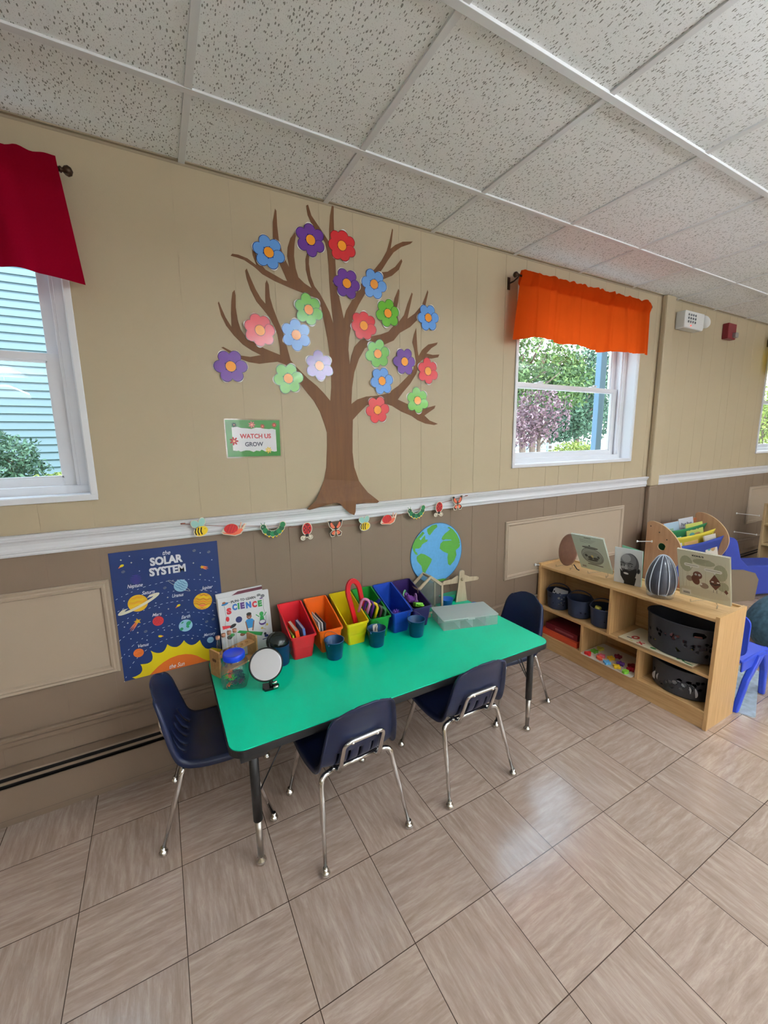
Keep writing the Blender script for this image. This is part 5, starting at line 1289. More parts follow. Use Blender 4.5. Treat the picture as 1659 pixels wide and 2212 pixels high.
E_(.192, .176, .010, .011, 4); Q_([(.185, .166), (.200, .166), (.204, .140), (.180, .140)], 4); mb.stroke([(.165, .178), (.180, .164)], .004, .0006, 4, am); mb.stroke([(.216, .180), (.202, .164)], .004, .0006, 4, am)
E_(.193, .134, .017, .014, 5); E_(.193, .137, .014, .008, 0, 0, 1)
Q_([(.070, .112), (.082, .120), (.190, .086), (.182, .070)], 4, 3); E_(.048, .106, .012, .008, 4); E_(.036, .098, .012, .010, 1); E_(.095, .098, .012, .008, 6, 0, 2)
E_(.188, .106, .006, .004, 9); mb.stroke([(.192, .104), (.206, .096)], .002, .0004, 9, am); E_(.214, .118, .005, .006, 9)
E_(.205, .064, .010, .007, 8); E_(.200, .075, .006, .007, 1); mb.stroke([(.185, .05), (.225, .054)], .004, .0004, 8, am)
mb.build('front_cover', A, sb, bevel=0)
MB().box(.003, .233, .003, .012, .003, .285).build('pages', M('paper', (228, 224, 214), .8), sb)
MB().box(0, .236, .0125, .0150, 0, .288).build('back_cover', paper_w, sb)
sb2 = thing('picture_book', 'second thin book with a maroon stripe standing open behind the science book', 'book', (.190, 1.950, TZ), rot=(radians(-7.5), radians(-2.2), radians(0)))
m2 = MB().box(0, .214, 0, .0025, 0, .304, 0); m2.add([(.07, -.0003, .285), (.214, -.0003, .285), (.214, -.0003, .299), (.10, -.0003, .299)], [(0, 1, 2, 3)], 1)
m2.build('front_cover', [paper_w, M('maroon', (96, 32, 52), .5)], sb2)
MB().box(.003, .210, .0025, .010, .003, .298).build('pages', M('paper', (228, 224, 214), .8), sb2)
MB().box(0, .214, .010, .0125, 0, .304).build('back_cover', paper_w, sb2)

# ================================================================== CLEAR DIVIDED BOX
frost = clear_mat('frosted_plastic', (.95, .97, .97), .3, .25, .22, (.95, .97, .97))
frost2 = clear_mat('frosted_lid', (.95, .96, .97), .3, .3, .66, (.95, .96, .97))
cb = thing('divided_box', 'frosted clear plastic box with a lid and divided compartments', 'storage box', (1.247, 1.648, TZ), radians(-15.5))
bw, bd, bh = .314, .176, .056
mb = MB(); t_ = .0016
mb.box(0, bw, 0, bd, .0005, .0025).box(0, bw, 0, t_, .0025, bh).box(0, bw, bd-t_, bd, .0025, bh).box(0, t_, t_, bd-t_, .0025, bh).box(bw-t_, bw, t_, bd-t_, .0025, bh)
mb.build('tray', frost, cb, bevel=.0006)
mb = MB()
for k in (.30, .53, .77): mb.box(bw*k, bw*k+.0014, t_, bd-t_, .0025, bh-.003)
mb.box(t_, bw-t_, bd*.5, bd*.5+.0014, .0025, bh-.003)
mb.build('divider', frost2, cb)
mb = MB().prism(rrect(-.005, bw+.005, -.005, bd+.005, .008, 4), bh+.0005, bh+.0055, 0)
for px_, py_ in ((.02, .018), (bw-.03, bd-.03), (bw-.03, .02)):
    mb.shell([(.013, .0), (.0145, .0008), (.012, .0008), (.0105, 0)], seg=24, mtx=Matrix.Translation((px_+.005, py_+.005, bh+.0056)))
mb.box(bw*.44, bw*.56, -.009, -.004, bh-.006, bh+.005)
mb.build('lid', frost2, cb, bevel=.0012)

# ================================================================== WOODEN TOYS BEHIND THE BOX
pale = wood_mat('pale_toy_wood', (176, 156, 128), (196, 178, 150), 'Z', 8, .6, 8)
gh = thing('toy_greenhouse', 'small wooden toy house frame with clear walls beside the dark purple bin', 'toy house', (1.318, 1.865, TZ))
hw, eh, ah, dp = .082, .170, .232, .075
for y in (0, dp):
    f = MB(); b = .012
    for s in (-1, 1):
        f.box(s*hw-b/2, s*hw+b/2, y, y+.008, 0, eh)
        f.add([(s*(hw+.006), y, eh-.002), (s*(hw-.010), y, eh-.012), (0, y, ah-.016), (0, y, ah), (s*(hw+.006), y+.008, eh-.002), (s*(hw-.010), y+.008, eh-.012), (0, y+.008, ah-.016), (0, y+.008, ah)], [(0, 1, 2, 3), (7, 6, 5, 4), (0, 3, 7, 4), (1, 5, 6, 2), (0, 4, 5, 1)])
    f.box(-hw, hw, y, y+.008, 0, .010)
    f.build('gable_frame', pale, gh)
f = MB()
for s in (-1, 1):
    f.box(s*hw-.006, s*hw+.006, .008, dp, eh-.012, eh-.002); f.box(s*hw-.006, s*hw+.006, .008, dp, 0, .01)
f.box(-.006, .006, .008, dp, ah-.016, ah-.004)
f.build('side_rail', pale, gh)
pn = MB().prism([(-hw+.005, .006), (hw-.005, .006), (hw-.005, eh-.008), (0, ah-.012), (-hw+.005, eh-.008)], .0, .001, 0, Matrix.Translation((0, .005, 0)) @ am)
pn.prism([(-hw+.005, .006), (hw-.005, .006), (hw-.005, eh-.008), (0, ah-.012), (-hw+.005, eh-.008)], .0, .001, 0, Matrix.Translation((0, dp+.004, 0)) @ am)
pn.build('clear_wall', clear_mat('smoky_acrylic', (.80, .84, .82), .22, .08, .10, (.6, .64, .62)), gh)
o = MB().box(-.03, .03, -.008, .0, 0, .016).build('wood_block', pale, None, (1.262, 1.835, TZ), bevel=.001); tag(o, 'small pale wooden block in front of the toy house', 'block')
pr_ = thing('toy_propeller', 'pale wooden toy plane-shaped windmill with two wings on a tapering post', 'wooden toy', (1.592, 1.930, TZ), radians(-8))
MB().prism([(-.040, 0), (.040, 0), (.0195, .150), (.018, .192)]+[(.018*cos(pi*k/8), .192+.012*sin(pi*k/8)) for k in range(1, 8)]+[(-.018, .192), (-.0195, .150)], 0, .010, 0, am).build('post', pale, pr_, bevel=.0015)
wg = []
for s in (1, -1):
    q = [(s*.0, .160), (s*.028, .168), (s*.065, .150), (s*.118, .146), (s*.128, .139), (s*.130, .129), (s*.122, .121), (s*.0, .120)]
    wg += q if s == 1 else q[::-1]
MB().prism(wg, -.006, -.001, 0, am).build('wings', pale, pr_, bevel=.0015)
MB().sphere((0, -.014, .146), .010, 14, 8, sc=(1, .8, 1)).build('hub', pale, pr_)
dish = thing('green_bowl', 'green plastic bowl leaning on the wall behind the clear box', 'bowl', (1.545, 1.962, TZ+.0), rot=(0, 0, 0))
MB().shell([(0, .004), (.045, .0), (.075, .012), (.098, .048), (.100, .050), (.096, .050), (.072, .016), (.044, .004), (0, .008)], seg=36, sy=.26).build('bowl_body', M('bowl_green', (28, 130, 92), .4), dish)
for k, (x, y, lab) in enumerate([(1.46, 1.900, 'small blue dish holding something shiny between the toy house and the toy propeller'), (1.605, 1.815, 'small blue dish behind the right end of the clear box')]):
    t = thing('blue_dish', lab, 'dish', (x, y, TZ), 0, 'blue dishes at the back of the table')
    MB().shell([(0, 0), (.028, 0), (.038, .052), (.040, .054), (.036, .053), (.026, .004), (0, .004)] if k == 0 else [(0, 0), (.015, 0), (.020, .022), (.021, .023), (.018, .022), (.013, .004), (0, .004)], seg=28).build('dish_body', M('dish_blue', (34, 96, 180), .35), t)
# ================================================================== WOODEN SHELF
oakY = wood_mat('shelf_wood_long', (196, 152, 98), (222, 184, 130), 'Y', 5, .42, 18)
oakZ = wood_mat('shelf_wood_tall', (192, 148, 94), (216, 176, 122), 'Z', 5, .42, 18)
SX, SY0, SY1 = 2.357, .882, 1.988
SD = .290
sh_ = thing('wooden_shelf', 'low blond wooden shelf unit with open cubbies standing at the right of the table', 'shelf', (SX, SY0, 0))
Ls = SY1-SY0
def part(name, m, *boxes, parent=sh_, bevel=.0015, label=None):
    mb = MB()
    for b in boxes: mb.box(*b)
    return mb.build(name, m, parent, bevel=bevel, label=label)
part('end_panel', oakZ, (0, SD, 0, .018, 0, .624)); part('end_panel', oakZ, (0, SD, Ls-.018, Ls, 0, .624))
part('top', oakY, (.004, SD-.002, .018, Ls-.018, .593, .610))
part('back_panel', oakY, (SD-.008, SD-.003, .018, Ls-.018, .02, .600))
part('back_rail', oakY, (SD-.018, SD-.003, .018, Ls-.018, .6105, .622))
part('middle_shelf', oakY, (.004, SD-.008, .018, Ls-.018, .285, .303))
part('bottom_shelf', oakY, (.004, SD-.008, .018, Ls-.018, .082, .100))
part('kick_board', oakY, (.006, .022, .018, Ls-.018, 0, .082))
part('divider', oakZ, (.006, SD-.008, 1.434-SY0, 1.452-SY0, .303, .593))
part('divider', oakZ, (.006, SD-.008, 1.612-SY0, 1.630-SY0, .100, .285))
part('divider', oakZ, (.006, SD-.008, 1.243-SY0, 1.261-SY0, .100, .285))

# baskets with holes
bk_m = M('basket_navy', (42, 52, 78), .5, bump=.1, bscale=400)
bk_d = M('basket_charcoal', (44, 46, 54), .5, bump=.1, bscale=400)
def basket(mat_, rb, rt, h, sx, sy, holes, hole_r, zr, seg=130, rows=34, handle=True, t=None, arcs=None):
    """side wall as a grid with round-ish openings left out, doubled for thickness"""
    mb = MB()
    def pt(i, j, ins):
        a = 2*pi*i/seg; v = j/rows; r = rb+(rt-rb)*v-ins
        if j == 0: r -= .004
        return (r*cos(a)*sx, r*sin(a)*sy, .002+h*v)
    keep = []
    for j in range(rows):
        for i in range(seg):
            a = 2*pi*(i+.5)/seg; z = h*(j+.5)/rows; cut = False
            for (ha, hz, hr) in holes:
                da = (a-ha+pi) % (2*pi)-pi; rr_ = (rb+rt)/2*((sx*sin(a))**2+(sy*cos(a))**2)**.5
                if (da*rr_)**2+(z-hz)**2 < hr*hr: cut = True; break
            if not cut: keep.append((i, j))
    ks = set(keep)
    for ins, fl in ((0, 0), (.0022, 1)):
        vs = [pt(i, j, ins) for j in range(rows+1) for i in range(seg)]
        fs = []
        for i, j in keep:
            f = (j*seg+i, j*seg+(i+1) % seg, (j+1)*seg+(i+1) % seg, (j+1)*seg+i); fs.append(f[::-1] if fl else f)
        mb.add(vs, fs, 0, True)
    # edges of the openings
    for i, j in keep:
        for di, dj, e0, e1 in ((1, 0, (i+1, j), (i+1, j+1)), (-1, 0, (i, j+1), (i, j)), (0, 1, (i+1, j+1), (i, j+1)), (0, -1, (i, j), (i+1, j))):
            ni, nj = (i+di) % seg, j+dj
            if 0 <= nj < rows and (ni, nj) not in ks:
                mb.add([pt(e0[0], e0[1], 0), pt(e1[0], e1[1], 0), pt(e1[0], e1[1], .0022), pt(e0[0], e0[1], .0022)], [(0, 3, 2, 1)])
    base = [pt(i, 0, 0) for i in range(seg)]
    mb.add(base, [tuple(range(seg))[::-1]]); mb.add([(x, y, z+.002) for x, y, z in base], [tuple(range(seg))])
    mb.build('basket_body', mat_, t)
    rim = [((rt+.001)*cos(2*pi*i/seg)*sx, (rt+.001)*sin(2*pi*i/seg)*sy, h+.002) for i in range(seg)]
    MB().tube(rim, .0035, 8, closed=True).build('rim', mat_, t)
    if handle:
        P_ = [(.0, -rt*cos(pi*k/16)*sy, h-.004+sin(pi*k/16)*.062) for k in range(17)]
        mb = MB(); vs = []
        for p in P_: vs += [(p[0]-.007, p[1], p[2]), (p[0]+.007, p[1], p[2]), (p[0]+.007, p[1]*.96, p[2]-.003), (p[0]-.007, p[1]*.96, p[2]-.003)]
        fs = [(0, 1, 2, 3), (67, 66, 65, 64)]
        for i in range(16):
            for k in range(4): fs.append((i*4+k, i*4+4+k, i*4+4+(k+1) % 4, i*4+(k+1) % 4))
        mb.add(vs, fs, 0, False).build('handle', mat_, t)
rr = random.Random(5)
hl = [(pi+a, z, r) for a, z, r in ((.15, .092, .0085), (.42, .085, .0065), (.62, .100, .0055), (.40, .058, .0075), (.66, .068, .006), (.20, .045, .006), (.60, .042, .006), (.30, .115, .005), (-.35, .05, .005), (-.7, .09, .006), (1.0, .09, .006), (1.2, .06, .006))]
B1 = ['small navy basket of black and white cards, leftmost on the upper shelf', 'small empty navy basket in the middle of the upper shelf', 'small navy basket holding yellow and silver toys, next to the shelf divider']
for k, y in enumerate((1.880, 1.708, 1.537)):
    t = thing('small_basket', B1[k], 'basket', (2.452, y, .304), radians(30), 'small navy baskets on the upper shelf')
    basket(bk_m, .070, .080, .122, 1, 1, hl if k == 0 else hl[5:7], .007, 0, t=t)
mono = M('card_mono', (226, 226, 226), .5); monob = M('card_black', (30, 30, 34), .5)
for k in range(4):
    mb = MB().box(-.045, .045, -.001, .001, 0, .095, 0)
    for j in range(6): mb.flat(ell(-.035+.014*j, .078-.010*(j % 3), .006, .007, 8), .0014, 1, am)
    o = mb.build('pattern_card', [mono, monob], None, (2.418+.017*k, 1.878+.002*k, .340), (radians(-10+2*k), radians(12-2*k), radians(-78+2*k)))
    tag(o, ['front', 'second', 'third', 'rearmost'][k]+' black and white card in the leftmost small basket', 'card', 'cards in the small basket')
o = MB().lathe([(0, 0), (.020, 0), (.021, .004), (.019, .045), (.017, .048), (0, .049)], 18).build('yellow_cylinder', M('soft_yellow', (214, 204, 90), .5), None, (2.41, 1.560, .385), (radians(12), radians(10), 0)); tag(o, 'pale yellow cylinder toy in the basket next to the shelf divider', 'toy')
for k in range(3):
    o = MB().sphere((0, 0, 0), .013, 16, 10).build('metal_ball', chrome, None, (2.415+.010*k, 1.512+(.014*k if k < 2 else -.008), .395+.006*k)); tag(o, 'shiny metal ball in the basket next to the shelf divider', 'ball', 'metal balls in the small basket')
# game boxes
o = MB().box(0, .20, 0, .30, 0, .038).build('game_box', M('orange_box', (206, 74, 40), .5), None, (2.372, 1.655, .1005), (0, 0, 0), bevel=.001); tag(o, 'flat orange game box at the bottom left of the shelf', 'box')
mb = MB().box(0, .20, 0, .26, 0, .046, 0); mm = Matrix(((0, 0, -1, -.0003), (-1, 0, 0, .26), (0, 1, 0, 0), (0, 0, 0, 1)))
mb.box(-.0003, 0, .03, .18, .016, .030, 1)
o = mb.build('game_box', [M('maroon_box', (112, 28, 40), .5), M('box_print', (150, 84, 88), .5)], None, (2.392, 1.668, .139), (0, 0, 0), bevel=.001); tag(o, 'maroon game box stacked on the orange box in the shelf', 'box')
# tray of pieces
o = MB().prism(rrect(-.012, .235, 0, .335, .01, 4), 0, .006, 0).build('sorting_board', M('board_white', (224, 214, 200), .5), None, (2.352, 1.270, .1005), bevel=.001); tag(o, 'thin white board carrying colourful foam pieces in the middle bottom cubby', 'board')
pcs = {'bright red': ((212, 30, 34), 2.362, 1.562, 3), 'green': ((110, 190, 60), 2.424, 1.560, 4), 'pale yellow': ((214, 206, 90), 2.485, 1.560, 3), 'pink': ((232, 110, 130), 2.408, 1.498, 5), 'orange': ((226, 90, 60), 2.372, 1.490, 2), 'amber': ((240, 190, 40), 2.432, 1.450, 4), 'maroon': ((130, 26, 54), 2.490, 1.440, 5), 'sky blue': ((96, 170, 220), 2.362, 1.432, 4), 'violet': ((110, 60, 150), 2.420, 1.380, 5), 'golden': ((244, 196, 30), 2.368, 1.372, 4), 'crimson': ((176, 20, 46), 2.412, 1.312, 5), 'lime': ((132, 206, 60), 2.358, 1.312, 2), 'dark red': ((150, 24, 34), 2.455, 1.330, 3)}
for k, (n_, (c_, x, y, sides)) in enumerate(pcs.items()):
    pts = []
    for j in range(32):
        a = 2*pi*j/32; q = .019*(1+.28*cos(max(sides, 2)*a)); pts.append((q*cos(a)*(1 if sides > 2 else .6), q*sin(a)*(1 if sides > 2 else 1.4)))
    o = MB().prism(pts, 0, .016, 0, smooth=False).build('foam_piece', M('foam_'+n_.replace(' ', '_'), c_, .6), None, (x, y, .1068), (0, 0, k*.7), bevel=.002); tag(o, n_+' foam piece on the white board in the shelf', 'foam piece', 'foam pieces on the white board')
# number puzzle
mb = MB().prism(rrect(0, .235, 0, .405, .006, 3), 0, .012, 0)
mb.prism(rrect(.002, .233, .002, .403, .006, 3), .0121, .0123, 1)
pmx = Matrix(((0, -1, 0, .235), (1, 0, 0, 0), (0, 0, 1, 0), (0, 0, 0, 1)))
# art axes: u runs along +y from the near end (mirrored so the shapes face the room)
def PZ(fn, *a): fn(*a)
def ringp(x, y, ro, ri, m):
    O = ell(x, y, ro, ro*.8, 24); I = ell(x, y, ri, ri*.8, 24); vs = [(p[0], p[1], .0127) for p in O]+[(p[0], p[1], .0127) for p in I]
    mb.add(vs, [(j, (j+1) % 24, (j+1) % 24+24, j+24) for j in range(24)], m)
def cross(x, y, L, wdt, m, rot=.78):
    for q in (rot, rot+pi/2): mb.stroke([(x-L*cos(q), y-L*sin(q)), (x, y), (x+L*cos(q), y+L*sin(q))], wdt, .0127+.0002*q, m)
ringp(.075, .340, .026, .012, 2); mb.stroke([(.045, .375), (.045, .345)], .009, .0127, 3); cross(.030, .285, .022, .010, 2)
cross(.075, .220, .022, .010, 4); mb.flat(ell(.030, .215, .010, .016, 14), .0127, 4); mb.flat(ell(.060, .150, .018, .020, 16), .0127, 5)
cross(.040, .070, .026, .011, 4); ringp(.085, .060, .024, .010, 2); mb.flat(ell(.018, .030, .006, .022, 14), .0127, 4); mb.stroke([(.018, .345), (.018, .325)], .008, .0127, 5)
o = mb.build('number_puzzle', [wood_mat('puzzle_edge', (150, 120, 84), (176, 146, 106), 'Y', 5), M('puzzle_face', (226, 216, 186), .5), M('puz_red', (190, 44, 34), .5), M('puz_black', (40, 38, 42), .5), M('puz_green', (44, 120, 52), .5), M('puz_yellow', (206, 196, 110), .5)], None, (2.358, .972, .3035), (0, 0, 0)); tag(o, 'flat wooden symbol puzzle board under the big basket on the upper shelf', 'puzzle')
# big oval baskets
def big_holes(seed):
    rr = random.Random(seed); H_ = []
    for k in range(34):
        a = pi+rr.uniform(-1.25, 1.25); z = rr.uniform(.03, .125); H_.append((a, z, rr.choice((.006, .008, .0095))))
    H_.append((pi+.62, .160, .015)); H_.append((pi+.78, .160, .015)); H_.append((pi+.70, .160, .015))
    return H_
t = thing('large_basket', 'large charcoal oval basket with holes standing on the puzzle board on the upper shelf', 'basket', (2.492, 1.093, .3163), 0, 'large oval baskets on the shelf')
basket(bk_d, .140, .152, .196, .80, 1.21, big_holes(2), .01, 0, seg=190, rows=46, handle=False, t=t)
t = thing('large_basket', 'large charcoal oval basket with pale disks inside at the bottom right of the shelf', 'basket', (2.492, 1.070, .1005), 0, 'large oval baskets on the shelf')
basket(bk_d, .138, .148, .155, .80, 1.06, [(pi+a, z, r) for a, z, r in ((.95, .112, .008), (.80, .108, .010), (.68, .090, .011), (.52, .098, .012), (.38, .078, .012), (.22, .096, .012), (.08, .074, .012), (-.08, .064, .011), (-.22, .052, .009), (.60, .060, .008), (.30, .050, .009), (.0, .040, .008), (-.4, .03, .008), (.9, .07, .008), (-.6, .07, .008), (-.8, .09, .008))], .01, 0, seg=190, rows=40, handle=False, t=t)
fillc = [M('block_yellow', (206, 196, 96), .5), M('block_pink', (196, 130, 130), .5), M('block_grey', (120, 110, 120), .5)]
for k in range(9):
    o = MB().box(-.022, .022, -.022, .022, -.018, .018).build('wooden_block', fillc[k % 3], None, (2.492-.072*math.sqrt(1-((1.18-.025*k-1.083)/.14)**2)+.035*(k % 2), 1.18-.025*k, .345+.034*((k*2) % 3)), (.2*k, .3*k, .5*k), bevel=.003)
    tag(o, ('pale yellow', 'dusty pink', 'grey')[k % 3]+' block showing through the holes of the upper large basket', 'block', 'blocks inside the upper large basket')
for k in range(7):
    o = MB().lathe([(0, 0), (.034, 0), (.035, .002), (.034, .004), (0, .004)], 24).build('pale_disk', M('disk_grey', (190, 190, 196), .4), None, (2.492-.098*math.sqrt(1-((1.155-.028*k-1.07)/.13)**2), 1.155-.028*k, .150+.004*(k % 3)), (0, radians(82), radians(20-7*k)))
    tag(o, 'pale disk standing inside the lower large basket', 'disk', 'disks inside the lower large basket')

# ------------------------------------------------------------------ things on the shelf top
ST = .6105
acr = clear_mat('acrylic', (.94, .95, .96), .35, .03)
def easel(label, x, y, rz, w=.06, hgt=.13):
    t = thing('display_easel', label, 'display stand', (x, y, ST), rz, 'clear easels on the shelf top')
    mb = MB(); r = .0028
    for s in (-1, 1):
        mb.tube(round_path([(s*w, -.045, .006), (s*w, -.052, .020), (s*w, -.052, r), (s*w*.8, .0, r), (s*w*.3, .060, r)], .006, 3), r, 8)
    mb.tube(round_path([(-w*.3, .06, r), (0, .075, r), (w*.3, .06, r)], .008, 3), r, 8)
    mb.tube([(0, .072, r), (0, .03, hgt)], r*1.4, 8)
    mb.box(-w*.25, w*.25, .024, .032, hgt*.4, hgt*.43)
    mb.build('easel_body', acr, t)
    return t
# frame helper for leaning back covers: x along width, y up the cover, z out of the cover
def leaning(name, label, cat, P0, heading, lean, w, h, th, mats, art, group=None):
    u = Vector((cos(heading), sin(heading), 0)); n = Vector((sin(heading), -cos(heading), 0)); v = -n*sin(lean)+Vector((0, 0, 1))*cos(lean)
    nn = u.cross(v)
    t = thing(name, label, cat, P0, 0, group)
    m = Matrix((u, v, nn)).transposed().to_4x4()
    t.matrix_world = Matrix.Translation(P0) @ m
    mb = MB().box(0, w, 0, h, -.0022, 0, 0)
    art(mb)
    mb.build('back_cover', mats, t)
    MB().box(.003, w-.003, .003, h-.003, -th+.0022, -.0022).build('pages', M('paper', (228, 224, 214), .8), t)
    MB().box(0, w, 0, h, -th, -th+.0022, 0).box(0 if name != 'x' else 0, .002, 0, h, -th+.0022, -.0022, 0).build('front_cover', mats[0], t)
    return t
I4 = Matrix.Identity(4)
grey_i = M('ink_midgrey', (134, 142, 136), .5); dk = M('ink_dark', (70, 76, 74), .5)
def art1(mb):
    def F(pts, z, m): mb.flat(pts, z, m)
    mb.text("KOHL'S", .105, .285, .042, .009, .0004, 1, bold=.04)
    for k in range(4): mb.stroke([(.05, .270-.008*k), (.155-.01*k, .270-.008*k)], .0014, .0004, 2)
    F(ell(.105, .130, .072, .074, 32), .0004, 2); F(ell(.105, .130, .068, .070, 32), .0006, 3)
    F(ell(.105, .118, .064, .052, 28), .0008, 2); F(ell(.105, .120, .060, .048, 28), .0010, 4)
    F(ell(.105, .205, .052, .010, 24), .0008, 1); F(ell(.105, .208, .046, .008, 24), .0010, 2); F(ell(.105, .222, .006, .005, 10), .0010, 1)
    for x, y, a, b in ((.065, .130, .010, .012), (.09, .115, .016, .014), (.125, .112, .018, .012), (.145, .13, .008, .012), (.10, .095, .035, .008)): F(ell(x, y, a, b, 12), .0012, 1)
    F(ell(.105, .130, .008, .012, 12), .0014, 5); mb.stroke([(.06, .055), (.16, .050)], .010, .0006, 2)
    F([(.015, .012), (.045, .012), (.045, .034), (.015, .034)], .0006, 6)
    for k in range(7): mb.stroke([(.018+.0035*k, .016), (.018+.0035*k, .031)], .0016, .0008, 1)
leaning('picture_book', 'pale green picture book with a drawn glass bowl, leaning on a clear stand', 'book', Vector((2.476, 1.733, .640)), -1.454, -.551, .209, .300, .012, [M('mint_cover', (222, 238, 226), .3), dk, grey_i, M('bowl_tone', (180, 192, 184), .5), M('bowl_tone_b', (166, 178, 170), .5), M('ink_butter', (214, 206, 140), .5), M('barcode_white', (214, 220, 214), .5)], art1)
def art2(mb):
    F = lambda p, l, m: mb.flat(p, .0004+.0002*l, m)
    # shaved head, thick brows, dark full beard
    F([(.060, .0), (.120, .0), (.128, .050), (.060, .060)], 0, 1)
    F(ell(.088, .128, .052, .074, 36), 1, 2); F(ell(.080, .150, .044, .050, 30), 2, 3); F(ell(.068, .168, .026, .026, 24), 3, 4)
    F(ell(.138, .098, .010, .017, 16), 1, 2); F(ell(.138, .098, .005, .011, 12), 3, 1)
    F([(.034, .098), (.048, .078), (.056, .088), (.068, .092), (.082, .088), (.094, .092), (.108, .104), (.126, .112), (.130, .090), (.122, .050), (.104, .022), (.082, .012), (.058, .020), (.040, .050)], 4, 1)
    F([(.046, .082), (.056, .092), (.070, .095), (.086, .090), (.094, .074), (.086, .060), (.070, .066), (.056, .064)], 5, 1)
    F(ell(.070, .070, .015, .0065, 18, -.1), 6, 5); F(ell(.070, .0705, .011, .0025, 14, -.1), 7, 6)
    for x, rot in ((.050, -.18), (.092, .10)):
        mb.stroke([(x-.016, .134-rot*.02), (x, .138), (x+.016, .133+rot*.02)], [.004, .0065, .003], .0016, 1)
        F(ell(x, .122, .012, .0055, 16), 5, 1); F(ell(x, .122, .006, .003, 12), 6, 5); F(ell(x, .122, .0022, .0028, 10), 7, 1)
    F([(.064, .126), (.072, .126), (.080, .100), (.074, .094), (.062, .096), (.058, .100)], 5, 4); mb.stroke([(.058, .099), (.066, .094), (.078, .098)], .003, .0018, 1)
    F(ell(.050, .108, .009, .009, 12), 4, 4); F(ell(.104, .110, .010, .010, 12), 4, 3)
bk2 = leaning('portrait_book', 'half-open book with a grey portrait of a bearded bald man on its cover', 'book', Vector((2.471, 1.498, ST+.0005)), -1.398, -.09, .155, .228, .008, [M('cover_greywhite', (228, 230, 230), .3), M('tone_black', (24, 24, 26), .5), M('tone_dark', (84, 84, 86), .5), M('tone_mid', (118, 118, 120), .5), M('tone_light', (160, 160, 162), .5), M('tone_pale', (196, 196, 196), .5), M('tone_white', (224, 224, 222), .5)], art2)
mc = M('mint_green_cover', (132, 204, 164), .4)
MB().box(0, .150, 0, .226, 0, .002).build('open_leaf', mc, bk2, (.155, 0, -.010), (0, radians(180-22), 0), label='mint green half of the cover folded behind')
def art3(mb):
    F = lambda p, l, m: mb.flat(p, .0004+.0002*l, m)
    for k, x in enumerate((.02, .035, .05, .175, .19, .205, .215, .12)):
        mb.stroke([(x, .05), (x+.006*sin(k*2), .15), (x+.012*sin(k), .25)], [.003, .0022, .0008], .0004, 5)
    for x, y, a, b in ((.04, .21, .03, .05), (.19, .19, .03, .05), (.12, .235, .05, .02), (.2, .11, .025, .03)): F(ell(x, y, a, b, 14), 0, 6)
    F(ell(.115, .045, .115, .028, 26), 1, 7)
    mb.text("KOHL'S", .095, .268, .052, .0105, .0010, 1, bold=.05)
    for k in range(4): mb.stroke([(.060, .254-.008*k), (.150-.01*k, .254-.008*k)], .0014, .0010, 4)
    F(rrect(.030, .100, .196, .216, .009, 4), 3, 8); F([(.055, .198), (.065, .198), (.062, .184)], 3, 8)
    F(rrect(.120, .198, .186, .206, .009, 4), 3, 8); F([(.160, .188), (.172, .188), (.166, .172)], 3, 8)
    for y0_, xa, xb in ((.206, .038, .092), (.196, .128, .190)): mb.stroke([(xa, y0_), (xb, y0_)], .0022, .0014, 4)
    # round brown creature with big eyes
    F(ell(.090, .150, .021, .024, 20), 3, 2); F(ell(.080, .118, .018, .030, 18, .2), 3, 2)
    for x in (.082, .098): F(ell(x, .153, .0055, .0065, 12), 4, 8); F(ell(x, .152, .0022, .0025, 8), 5, 1)
    F(ell(.052, .120, .016, .018, 16), 2, 3); F(ell(.118, .092, .020, .018, 16), 2, 3); F(ell(.104, .098, .006, .007, 10), 4, 8)
    # leaf-shaped creature
    F([(.165, .176), (.186, .140), (.190, .116), (.168, .080), (.146, .108), (.142, .130)], 3, 2); mb.stroke([(.144, .118), (.165, .112), (.188, .122)], .006, .0014, 1)
    for x in (.156, .180): F(ell(x, .130, .006, .004, 10), 5, 8)
    F([(.212, .098), (.222, .082), (.214, .068), (.204, .082)], 3, 2)
    mb.stroke([(.160, .082), (.158, .062)], .0015, .0012, 1); mb.stroke([(.172, .082), (.174, .062)], .0015, .0012, 1)
    F([(.012, .012), (.055, .012), (.055, .044), (.012, .044)], 3, 8)
    for k in range(9): mb.stroke([(.020+.0035*k, .016), (.020+.0035*k, .030)], .0018, .0012, 1)
leaning('picture_book', 'picture book with brown cartoon creatures and speech bubbles at the right end of the shelf', 'book', Vector((2.504, 1.135, .640)), -1.508, -.343, .231, .292, .013, [M('olive_cover', (216, 213, 190), .3), M('ink_darkest', (40, 34, 32), .5), M('ink_brown', (112, 66, 50), .5), M('ink_taupe', (150, 128, 110), .5), M('ink_mute', (128, 122, 104), .5), M('ink_sand', (200, 194, 168), .5), M('ink_olive', (172, 172, 140), .5), M('ink_ground', (208, 202, 178), .5), M('ink_offwhite', (228, 226, 216), .5)], art3)
easel('clear easel behind the pale green picture book', 2.520, 1.62, radians(-83))
easel('clear easel under the book with the cartoon creatures', 2.548, 1.02, radians(-86))
